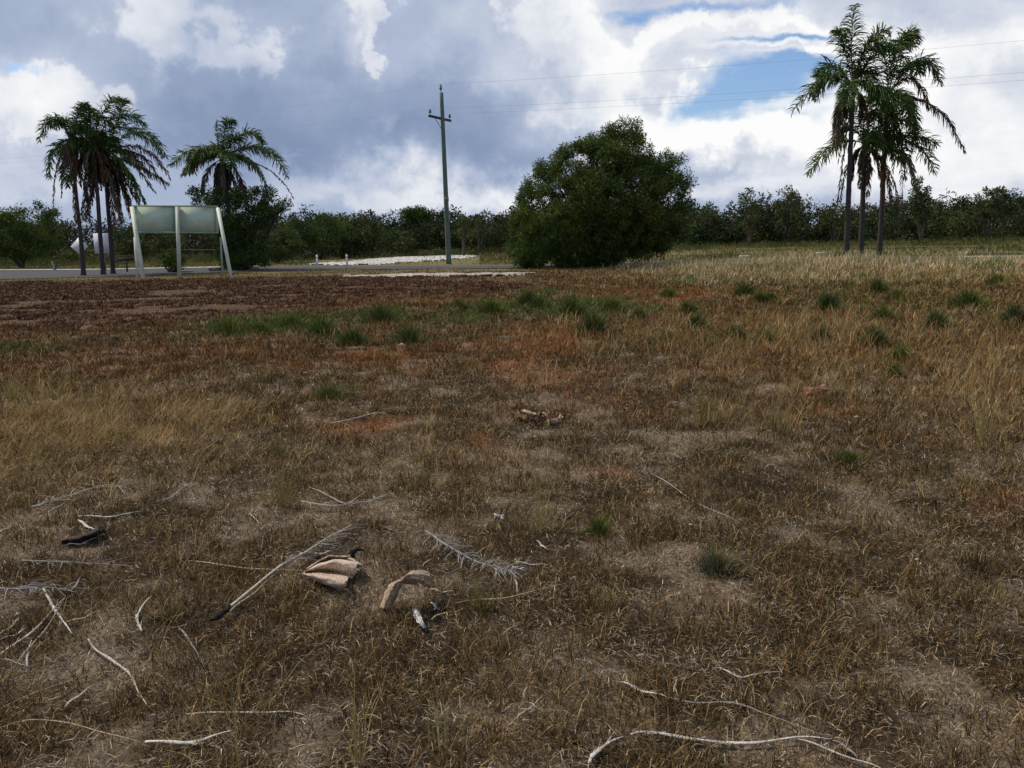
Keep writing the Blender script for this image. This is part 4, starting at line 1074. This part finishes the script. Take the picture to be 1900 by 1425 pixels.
# pale concrete slab / pit lid
p = G(400, 503)
t = thing('concrete_pit', 'low pale concrete pit cover beside the billboard right leg', 'concrete pit', p)
m = MB(); m.box(p + [0, 0, .20], (.75, .6, .07), .05, (.48, .40, .37)); m.build('lid', M_sand, t)
m = MB(); m.box(p + [0, 0, .07], (.62, .5, .19), .05, (.16, .13, .12)); m.build('base', M_sand, t)
# grey dead stump
p = plane_pt(100, 494, 60); p[2] = float(H(p[0], 60))
t = thing('tree_stump', 'small forked pale dead stump at the left beyond the road', 'tree stump', p)
m = MB(); m.tube(bez(p + [.05, 0, -.05], p + [-.02, 0, .4], p + [-.12, 0, .62], 6), [.10, .09, .08, .06, .05, .03], 6, (.33, .30, .27)); m.tube(bez(p + [.05, 0, .1], p + [.2, 0, .35], p + [.3, 0, .75], 6), np.linspace(.07, .02, 6), 5, (.10, .08, .07))
m.tube(bez(p + [.1, 0, .2], p + [.3, 0, .3], p + [.5, 0, .5], 6), np.linspace(.05, .02, 6), 5, (.12, .10, .09)); m.build('trunk', M_bark, t)

# ------------------------------------------------------------------ fallen palm debris
PALE = (.46, .41, .34); WHT = (.60, .56, .50); GRY = (.27, .24, .22); STW = (.42, .34, .21); BLK = (.018, .016, .015)
def smooth_path(pts, dz=.05, n=8, wob=.0):
    P = np.array([G(a, b, dz) for a, b in pts])
    if len(P) < 3: P = np.array([P[0], (P[0] + P[1]) / 2, P[1]])
    k = np.arange(len(P)); out = []
    Q = np.vstack([2 * P[0] - P[1], P, 2 * P[-1] - P[-2]])
    for i in range(1, len(Q) - 2):
        for t in np.linspace(0, 1, n, endpoint=False):
            out.append(.5 * ((2 * Q[i]) + (-Q[i - 1] + Q[i + 1]) * t + (2 * Q[i - 1] - 5 * Q[i] + 4 * Q[i + 1] - Q[i + 2]) * t * t + (-Q[i - 1] + 3 * Q[i] - 3 * Q[i + 1] + Q[i + 2]) * t ** 3))
    out.append(P[-1])
    return np.array(out)
def stick(pts, r, col, label, name='fallen_stalk', cat='stalk', group='dry palm stalks lying in the near grass', dz=.022, taper=(.55, 1, .25), flat=.55, extra=()):
    P = smooth_path(pts, dz)
    P[:, 2] += .004 * np.sin(np.linspace(0, 9, len(P)))
    r = r * .82; s = np.linspace(0, 1, len(P)); rr = r * np.interp(s, [0, .4, 1], taper) * (1 + .15 * np.sin(s * 23 + r * 900))
    m = MB(); cvar = np.array(col) * (0.85 + .3 * vnoise(s * 9, s * 0 + r * 1e4))[:, None]
    m.tube(P, rr, 7, np.vstack([np.repeat(cvar, 7, 0), cvar[:1], cvar[-1:]]), flat)
    for z_ in range(3 if r > .0045 else 1):      # splinters peeling off the stalk
        k0 = random.randrange(2, max(3, len(P) - 5)); d_ = P[min(k0 + 3, len(P) - 1)] - P[k0]; d_ /= np.linalg.norm(d_) + 1e-9
        sd2 = np.array([-d_[1], d_[0], 0]) * random.choice((-1, 1)); Ls_ = random.uniform(3, 9) * r
        m.tube(np.array([P[k0], P[k0] + d_ * Ls_ * .6 + sd2 * r * 1.2, P[k0] + d_ * Ls_ * 1.2 + sd2 * Ls_ * .35 + [0, 0, r]]), [r * .4, r * .3, r * .08], 4, np.array(col) * .8, .5)
    for (q, r2) in extra:
        P2 = smooth_path(q, dz + .004); m.tube(P2, np.linspace(r2, r2 * .35, len(P2)), 6, col, flat)
    o = m.build(name, M_wood, None, True); recentre(o, P[len(P) // 2]); return tag(o, label, cat, group)
ST = [
 ([(1093, 1416), (1102, 1400), (1120, 1384), (1158, 1367)], .0105, WHT, 'thick white curved stalk end at the bottom edge, left tip of the longest one'),
 ([(1170, 1362), (1205, 1360), (1290, 1371), (1390, 1377), (1480, 1369), (1542, 1372)], .0095, WHT, 'longest white stalk, wavy, lying across the bottom right'),
 ([(1480, 1371), (1530, 1388), (1600, 1412), (1640, 1430)], .006, PALE, 'thin forked stalk under the right end of the longest white one'),
 ([(1545, 1374), (1570, 1385), (1592, 1408)], .006, GRY, 'short grey stalk at the right end of the longest white one'),
 ([(1153, 1265), (1190, 1280), (1236, 1293)], .0085, WHT, 'short white stalk above the longest one, sloping down to the right'),
 ([(1236, 1293), (1290, 1306), (1345, 1303), (1385, 1308), (1415, 1322), (1450, 1337), (1535, 1368)], .006, GRY, 'thin grey stalk running on from the short white one'),
 ([(1250, 1284), (1252, 1272), (1256, 1260)], .004, PALE, 'tiny upright pale chip beside the short white stalk'),
 ([(1340, 1241), (1368, 1255), (1395, 1252), (1450, 1247)], .0065, PALE, 'pale husk sliver in the grass above the grey stalk'),
 ([(270, 1376), (330, 1378), (375, 1372), (432, 1356)], .011, WHT, 'thick white stalk bending upward at its right end, bottom left'),
 ([(345, 1325), (410, 1323), (480, 1320), (530, 1321), (566, 1328)], .0065, PALE, 'slender pale stalk just above the thick white one at bottom left'),
 ([(163, 1185), (178, 1207), (205, 1222), (240, 1248), (257, 1285), (275, 1312)], .0075, PALE, 'long bent pale stalk curling down at the lower left'),
 ([(120, 1312), (145, 1290), (176, 1270)], .006, PALE, 'short straight pale stalk left of the long bent one'),
 ([(263, 1171), (254, 1147), (264, 1124), (282, 1106)], .008, WHT, 'C shaped pale stalk standing out in the left grass'),
 ([(333, 1166), (352, 1188), (377, 1233)], .0075, GRY, 'dark grey rough twig right of the C shaped stalk'),
 ([(310, 1170), (330, 1162), (347, 1161)], .004, PALE, 'thin pale sliver above the dark grey twig'),
 ([(0, 1214), (50, 1180), (90, 1140), (120, 1110)], .008, PALE, 'long pale stalk running off the left edge'),
 ([(30, 1232), (85, 1165), (122, 1108)], .006, GRY, 'grey stalk lying beside the long pale one at the left edge'),
 ([(80, 1092), (100, 1127), (134, 1177)], .0095, WHT, 'short thick white stalk crossing the long one at the left'),
 ([(120, 1156), (155, 1145), (186, 1133)], .006, PALE, 'thin pale stalk pointing right from the crossing stalks'),
 ([(132, 1098), (141, 1084), (150, 1070)], .008, GRY, 'grey stub above the crossing stalks at the left'),
 ([(0, 1187), (28, 1177), (48, 1166)], .006, PALE, 'pale stalk entering at the left edge above the long one'),
 ([(0, 1176), (18, 1164), (36, 1146)], .006, PALE, 'uppermost pale stalk entering at the left edge beside the crossing ones'),
 ([(50, 1237), (51, 1212), (59, 1188)], .0065, PALE, 'short upright pale stalk under the crossing ones'),
 ([(0, 1222), (35, 1230), (60, 1240)], .0045, GRY, 'thin grey sliver at the left edge below the crossing stalks'),
 ([(142, 958), (180, 958), (215, 957), (262, 949)], .010, (.46, .47, .42), 'pale greenish stalk lying level in the left grass'),
 ([(145, 965), (160, 975), (176, 984)], .013, WHT, 'short broad white husk chip below the pale greenish stalk'),
 ([(284, 933), (312, 925), (330, 912), (351, 898)], .010, GRY, 'grey weathered stalk sloping up right of the pale greenish one'),
 ([(0, 987), (12, 980), (26, 974)], .009, PALE, 'pale stalk end at the left edge beside the black husk'),
 ([(462, 953), (474, 962), (480, 972)], .006, PALE, 'small pale twig behind the long frond stalk'),
 ([(470, 945), (463, 953)], .005, PALE, 'tiny pale chip above the small pale twig'),
 ([(572, 903), (600, 915), (640, 933), (660, 925), (682, 911)], .007, PALE, 'pale bowed frond rib behind the long stalk'),
 ([(1208, 878), (1240, 897), (1290, 930), (1345, 956), (1375, 972)], .005, PALE, 'long thin pale stem sloping across the right middle grass'),
 ([(845, 1119), (900, 1112), (960, 1104), (1050, 1083)], .006, STW, 'straw coloured stem lying right of the arched husk'),
 ([(950, 1053), (975, 1055)], .009, WHT, 'short white chip right of the grey dried frond'),
 ([(955, 1043), (985, 1046), (1018, 1049)], .008, PALE, 'pale stub pointing right from the grey dried frond'),
 ([(945, 1063), (957, 1075), (960, 1100)], .008, PALE, 'curved pale rib hanging down at the end of the grey dried frond'),
 ([(996, 1003), (1004, 1010), (1013, 1019)], .007, WHT, 'small white chip above the grey dried frond stub'),
 ([(410, 958), (425, 972)], .005, GRY, 'tiny grey twig left of the small pale twig'),
 ([(800, 1093), (820, 1097), (842, 1098)], .008, PALE, 'pale stub right of the arched husk'),
 ([(60, 905), (120, 895), (200, 900), (270, 890)], .0045, STW, 'thin straw stem in the straw mat at the left'),
 ([(90, 950), (115, 935), (150, 905)], .005, PALE, 'thin pale stem above the greenish stalk'),
 ([(430, 920), (480, 913), (530, 905)], .006, STW, 'straw stem lying left of the bowed rib'),
 ([(1380, 612), (1398, 609), (1412, 613)], .05, (.42, .22, .13), 'orange brown bark strip in the middle of the right field'),
 ([(0, 1350), (60, 1337), (130, 1340), (200, 1362), (262, 1378)], .004, STW, 'long arching straw stem at the bottom left corner'),
 ([(0, 1315), (80, 1280), (150, 1255), (235, 1244)], .004, (.35, .31, .15), 'yellow green arching stem at the lower left edge'),
 ([(945, 1345), (985, 1310), (1010, 1290)], .004, PALE, 'thin pale twig at the bottom centre'),
]
for i, (pts, r, c, lb) in enumerate(ST): stick(pts, r, c, lb)

def leafy_rachis(label, pts, r, col, dark_butt, lrange, nleaf, llen, side, lcol, name='fallen_frond', spread=.5):
    P = smooth_path(pts, .045, 14)
    t = thing(name, label, 'palm frond', P[len(P) // 2])
    m = MB(); s = np.linspace(0, 1, len(P)); m.tube(P, r * np.interp(s, [0, .08, .5, 1], [1.3, 1, .8, .25]), 8, col, .6); m.build('stalk', M_wood, t, True)
    if dark_butt:
        m = MB(); d = P[0] - P[4]; d /= np.linalg.norm(d); 
        q = np.array([P[3], P[0], P[0] + d * .05, P[0] + d * .10]); ts = np.linspace(0, 1, 9)[:, None]; q = P[3] * (1 - ts) + (P[0] + d * .085) * ts
        q = q + np.array([[random.uniform(-.003, .003), random.uniform(-.003, .003), random.uniform(-.002, .004)] for _ in range(9)])
        m.tube(q, r * np.array([1.1, 1.5, 1.9, 1.6, 2.2, 2.0, 2.3, 1.5, .5]), 8, BLK, .8)
        for _ in range(9):
            b0 = q[random.randrange(2, 9)]; m.tube(np.array([b0, b0 + d * random.uniform(.01, .03) + np.array([random.uniform(-.02, .02), random.uniform(-.02, .02), random.uniform(0, .02)])]), [r * .5, r * .15], 4, BLK)
        m.build('butt', M_bark, t)
    m = MB()
    for i in range(nleaf):
        u = lrange[0] + (lrange[1] - lrange[0]) * (i + random.random()) / nleaf; k = int(u * (len(P) - 2)); b = P[k] * 1.0
        T = P[k + 1] - P[k]; T /= np.linalg.norm(T); S = np.cross(T, [0, 0, 1]); S /= np.linalg.norm(S)
        sg = side if side else random.choice((-1, 1))
        d = T * random.uniform(.6, 1.1) + S * sg * random.uniform(.3, 1.0) * spread * 2; d /= np.linalg.norm(d)
        if random.random() < .25: continue
        d += np.array([random.gauss(0, .28), random.gauss(0, .28), 0]); d /= np.linalg.norm(d)
        Ln = llen * random.uniform(.25, 1.25); e = b + d * Ln; e[2] = float(H(e[0], e[1])) + random.uniform(.01, .05)
        mid = (b + e) / 2 + np.array([random.uniform(-.03, .03), random.uniform(-.03, .03), random.uniform(.0, .045)])
        c = np.array(lcol) * random.uniform(.55, 1.25)
        m.tube(bez(b, mid, e, 6), [.0028, .0034, .003, .0026, .002, .0008], 4, c, .4)
    m.build('leaflets', M_dead if False else M_wood, t)
    return t
leafy_rachis('long fallen palm frond stalk with a black butt lying diagonally', [(415, 1135), (470, 1090), (520, 1050), (560, 1028), (600, 1002), (654, 972)], .0078, (.46, .41, .34), True, (.45, .98), 46, .16, 1, (.36, .33, .29))
stick([(425, 1135), (470, 1100), (510, 1066)], .006, PALE, 'thin split strip alongside the long frond stalk near its butt')
stick([(350, 1040), (400, 1047), (450, 1052), (505, 1057), (562, 1060)], .0065, STW, 'straw coloured stem running into the split husk from the left')
leafy_rachis('grey dried palm frond with combed leaflets lying flat', [(790, 985), (830, 1012), (880, 1040), (925, 1053), (960, 1062)], .006, GRY, False, (0, .95), 130, .125, 0, (.30, .285, .265), spread=.6)
leafy_rachis('dark grey withered frond at the left edge', [(0, 1092), (40, 1093), (90, 1090), (140, 1098)], .007, (.2, .18, .18), False, (.1, .95), 34, .13, 0, (.33, .31, .31))
leafy_rachis('flattened grey frond in the left grass below the black husk', [(40, 1040), (100, 1042), (180, 1046), (250, 1050)], .007, (.22, .19, .17), False, (.1, .95), 30, .14, 0, (.25, .22, .19))
leafy_rachis('pale grey frond fan at the left behind the greenish stalk', [(60, 940), (110, 925), (180, 905), (240, 900)], .006, (.40, .36, .28), False, (.05, .95), 46, .22, 0, (.38, .33, .24))
leafy_rachis('faded flat frond behind the straw stem centre left', [(560, 930), (620, 938), (680, 930), (720, 915)], .005, (.42, .38, .32), False, (.05, .95), 26, .13, 0, (.42, .38, .33))
leafy_rachis('small faded frond left of the orange patch in the middle field', [(615, 785), (650, 778), (690, 768), (712, 766)], .008, (.42, .38, .33), False, (.05, .95), 22, .16, 0, (.42, .38, .33))

def husk_sheet(name, label, rows, col_in, col_out, th=.004, cat='palm husk'):
    """rows: list of lists of (px, py, height) -> skin; thickness by solidify"""
    Pn = np.array([[G(a, b, h) for a, b, h in r] for r in rows])
    n, k = Pn.shape[:2]
    # refine by Catmull-style resampling
    def rs(A, f):
        s0 = np.linspace(0, 1, A.shape[0]); s1 = np.linspace(0, 1, f)
        B_ = np.stack([np.stack([np.interp(s1, s0, A[:, j, c]) for c in range(3)], -1) for j in range(A.shape[1])], 1); 
        for _ in range(2): B_[1:-1] = (B_[:-2] + 2 * B_[1:-1] + B_[2:]) / 4
        return B_
    A = rs(Pn, 26); A = np.swapaxes(rs(np.swapaxes(A, 0, 1), 26), 0, 1)
    n, k = A.shape[:2]
    sd0 = len(name) + int(abs(Pn[0, 0, 0]) * 100)
    uu = np.tile(np.arange(k), n) * 1.0; vv = np.repeat(np.arange(n), k) * 1.0
    A = A + np.stack([vnoise(uu * .5 + sd0, vv * .9), vnoise(uu * .5, vv * .9 + sd0), vnoise(uu * .35 + 9, vv * 1.1 + sd0)], -1).reshape(n, k, 3) * min(.010, .05 * float(np.ptp(A.reshape(-1, 3), 0).max())) - .003
    V = A.reshape(-1, 3)
    i = np.arange(n - 1)[:, None] * k; j = np.arange(k - 1)[None]
    q = np.stack([i + j, i + j + 1, i + k + j + 1, i + k + j], -1).reshape(-1, 4)
    # torn far edge and frayed sides
    depth_ = (vnoise(np.arange(n) * .9 + sd0, np.zeros(n)) * (7 if k * 0 + float(np.ptp(A.reshape(-1, 3), 0).max()) > .15 else 2)).astype(int)
    keepq = (np.arange(k - 1)[None] < (k - 1 - depth_[:-1])[:, None]).reshape(-1)
    q = q[keepq]
    grain = vnoise(uu * .10 + sd0, vv * 1.6); blot = fbm(uu, vv, 7, 3, sd0 % 7)
    c = np.array(col_in)[None] * (0.78 + .50 * grain + .4 * (blot - .45))[:, None]
    dk = sstep(.62, .80, blot)[:, None] * .5; c = c * (1 - dk) + np.array(col_in) * .28 * dk
    o = mesh_np(name, V, [q], M_husk, c, smooth=True)
    md = o.modifiers.new('thick', 'SOLIDIFY'); md.thickness = th; md.offset = 0
    recentre(o, V.mean(0)); tag(o, label, cat, 'palm husks lying in the near grass')
    return o
TNK = (.56, .40, .29)
# split husk, fanning out to the right with folds
husk_sheet('palm_husk', 'split pinkish tan palm husk with ragged folds below the frond stalk', [
    [(560, 1067, .02), (580, 1078, .02), (604, 1088, .015), (626, 1096, .01), (640, 1098, .01)],
    [(561, 1066, .03), (582, 1072, .06), (608, 1081, .075), (634, 1090, .06), (650, 1092, .03)],
    [(562, 1065, .03), (584, 1066, .07), (614, 1072, .09), (642, 1080, .08), (656, 1084, .05)],
    [(563, 1064, .02), (586, 1062, .015), (616, 1064, .015), (644, 1070, .02), (658, 1074, .02)],
    [(564, 1063, .03), (590, 1056, .06), (620, 1054, .07), (650, 1060, .07), (668, 1066, .05)],
    [(566, 1062, .05), (592, 1048, .09), (624, 1042, .11), (654, 1046, .10), (674, 1052, .06)],
    [(568, 1061, .03), (592, 1044, .04), (624, 1036, .05), (654, 1038, .05), (668, 1042, .03)]], (.62, .47, .36), TNK, .003)
husk_sheet('palm_husk', 'narrow tan husk strip with a cut black end, behind the split husk', [
    [(568, 1058, .03), (592, 1044, .04), (610, 1036, .04), (640, 1040, .04), (655, 1040, .05)],
    [(570, 1056, .05), (592, 1040, .08), (612, 1032, .08), (642, 1034, .10), (652, 1030, .10)]], (.50, .42, .31), TNK)
stick([(575, 1030), (598, 1026), (618, 1022)], .012, PALE, 'pale flat chip behind the split husk', 'husk_chip', 'palm husk', 'palm husks lying in the near grass')
m = MB(); q0 = G(652, 1040, .03); m.tube(np.array([q0 + [-.015, 0, -.02], q0 + [-.004, 0, .015], q0 + [.004, .01, .04], q0 + [.03, .02, .052], q0 + [.06, .02, .045]]), [.012, .022, .017, .010, .004], 7, BLK); o = m.build('black_stub', M_bark); recentre(o, q0); tag(o, 'small black stub at the end of the narrow tan husk', 'husk stub')  # plain black stub set at the notch of the husk
# arched husk
husk_sheet('palm_husk', 'arched tan palm husk with dark hollow underside, right of the split husk', [
    [(704, 1130, .005), (712, 1104, .05), (722, 1086, .10), (742, 1080, .12), (770, 1086, .09), (796, 1098, .02)],
    [(711, 1132, .02), (720, 1106, .08), (731, 1084, .145), (750, 1072, .17), (778, 1076, .14), (804, 1090, .05)],
    [(718, 1131, .02), (729, 1106, .08), (741, 1082, .15), (757, 1066, .185), (782, 1068, .15), (810, 1080, .06)],
    [(724, 1126, .005), (737, 1102, .06), (749, 1078, .12), (764, 1060, .16), (786, 1060, .12), (812, 1070, .02)]], (.50, .37, .26), TNK)
# white curved husk
husk_sheet('palm_husk', 'white crescent shaped husk lying below the arched husk', [
    [(765, 1130, .02), (767, 1143, .03), (774, 1156, .03), (786, 1168, .02)],
    [(770, 1132, .05), (774, 1144, .06), (780, 1155, .06), (787, 1167, .04)],
    [(773, 1131, .02), (779, 1144, .03), (784, 1156, .03), (788, 1167, .02)]], (.74, .72, .68), TNK)
stick([(800, 1118), (808, 1125), (806, 1133)], .009, WHT, 'small white curl between the arched husk and the crescent', 'husk_chip', 'palm husk', 'palm husks lying in the near grass')
stick([(800, 1150), (815, 1140), (826, 1136), (831, 1143)], .006, STW, 'small hooked husk right of the crescent', 'husk_chip', 'palm husk', 'palm husks lying in the near grass')
# black husk on the left
husk_sheet('palm_husk', 'black shrivelled husk with a pale edge in the left grass', [
    [(110, 1010, .01), (140, 1008, .01), (170, 1000, .01), (200, 984, .01)],
    [(115, 1004, .04), (142, 1000, .05), (170, 990, .07), (196, 978, .09)],
    [(125, 1000, .02), (145, 996, .02), (172, 985, .03), (190, 974, .05)]], (.055, .045, .04), BLK)
stick([(125, 1010), (150, 1008), (180, 998)], .008, (.42, .36, .33), 'pale rim sliver in front of the black husk', 'husk_chip', 'palm husk', 'palm husks lying in the near grass')
# pale leaf, woody pile, orange chunk
husk_sheet('dry_leaf', 'crumpled white leaf alone in the centre grass', [
    [(917, 962, .03), (926, 965, .02), (934, 962, .04)], [(919, 957, .08), (926, 960, .03), (932, 957, .05)], [(916, 954, .04), (925, 957, .05), (935, 956, .02)]], (.80, .79, .77), TNK, .003, 'leaf')
PI_ = 'pieces of the broken bark pile in the centre'
def flake(name, p, sx, a0, c, n=7):
    u, v = np.meshgrid(np.linspace(-1, 1, n), np.linspace(-1, 1, n))
    rj = np.random.default_rng(int(abs(p[0] * 1000)) + 3)
    X = u * sx * (1 + .25 * rj.normal(0, 1, (1, n)) * .5); Y_ = v * sx * .5 * (1 + .3 * rj.normal(0, 1, (n, 1)))
    X = X + rj.normal(0, sx * .08, (n, n)); Y_ = Y_ + rj.normal(0, sx * .08, (n, n))
    Z = sx * (.55 * v * v + .25 * u * u + .12 * rj.normal(0, 1, (n, n))) + sx * .2 * u
    ca, sa = math.cos(a0), math.sin(a0)
    V = np.stack([p[0] + X * ca - Y_ * sa, p[1] + X * sa + Y_ * ca, p[2] + Z], -1).reshape(-1, 3)
    i = np.arange(n - 1)[:, None] * n; j = np.arange(n - 1)[None]
    q = np.stack([i + j, i + j + 1, i + n + j + 1, i + n + j], -1).reshape(-1, 4)
    q = q[rj.random(len(q)) > .08]
    cc_ = np.array(c)[None] * (.6 + .7 * rj.random(n * n))[:, None]
    o = mesh_np(name, V, [q], M_husk, cc_)
    md = o.modifiers.new('thick', 'SOLIDIFY'); md.thickness = .006
    return o
rg = random.Random(5)
for i, (px, py, c, lb) in enumerate([(965, 776, (.30, .22, .15), 'brown broken bark flake at the left end of the bark pile'), (985, 773, (.60, .52, .42), 'pale bark flake left in the bark pile'), (1000, 770, (.12, .08, .05), 'dark bark lump in the middle of the bark pile'),
        (1012, 774, (.62, .53, .43), 'pale bark flake in the middle of the bark pile'), (1020, 782, (.14, .09, .055), 'dark bark lump at the front of the bark pile'), (1032, 786, (.66, .56, .45), 'palest bark flake at the right front of the bark pile'),
        (1036, 778, (.30, .20, .13), 'brown bark flake at the right end of the bark pile'), (995, 783, (.10, .065, .045), 'dark bark lump at the left front of the bark pile')]):
    p = G(px, py, .03); sx = rg.uniform(.035, .055); m = MB(); a0 = rg.uniform(0, 3)
    o = flake('bark_flake', p, sx * 1.3, a0, np.array(c) * np.array([.72, .62, .52])); recentre(o, p); tag(o, lb, 'bark', PI_)
for (px, py, r_, lb) in [(1702, 1038, .007, 'tiny white chip in the near right grass, upper of a pair'), (1708, 1046, .005, 'tiny white chip in the near right grass, lower of a pair'),
        (1590, 774, .014, 'white chip below and right of the orange bark chunk'), (1282, 974, .008, 'tiny white chip below the long thin pale stem'), (1425, 722, .012, 'tiny white chip left of the orange bark chunk'),
        (568, 692, .02, 'white chip left of the orange patches in the middle field'), (745, 640, .03, 'white chip beside the low green tuft under the bright clump'), (387, 742, .016, 'white chip above the straw mat at the left')]:
    p = G(px, py, .03); m = MB(); P = np.array([p + [-r_ * 1.4, 0, 0], p + [0, 0, r_ * .4], p + [r_ * 1.4, r_, 0]]); m.tube(P, [r_ * .4, r_, r_ * .3], 6, (.72, .69, .64), .5)
    o = m.build('white_chip', M_husk); recentre(o, p); tag(o, lb, 'chip', 'tiny white chips scattered in the grass')
p = G(1516, 731, .06); o = flake('bark_chunk', p, .10, .2, (.62, .33, .22), 9); recentre(o, p); tag(o, 'pinkish orange bark chunk in the right middle grass', 'bark')
# pale concrete kerb bits beyond the tree
for (px, py, lb) in ((1382, 476, 'pale flat stone in the verge between dark tree and right palms'), (1525, 470, 'pale flat stone in the verge just left of the right palms')):
    p = G(px, py, .12); m = MB(); m.box(p, (.55, .3, .14), .1, (.5, .48, .42)); o = m.build('flat_stone', M_sand); md = o.modifiers.new('b', 'BEVEL'); md.width = .03; recentre(o, p); tag(o, lb, 'stone')
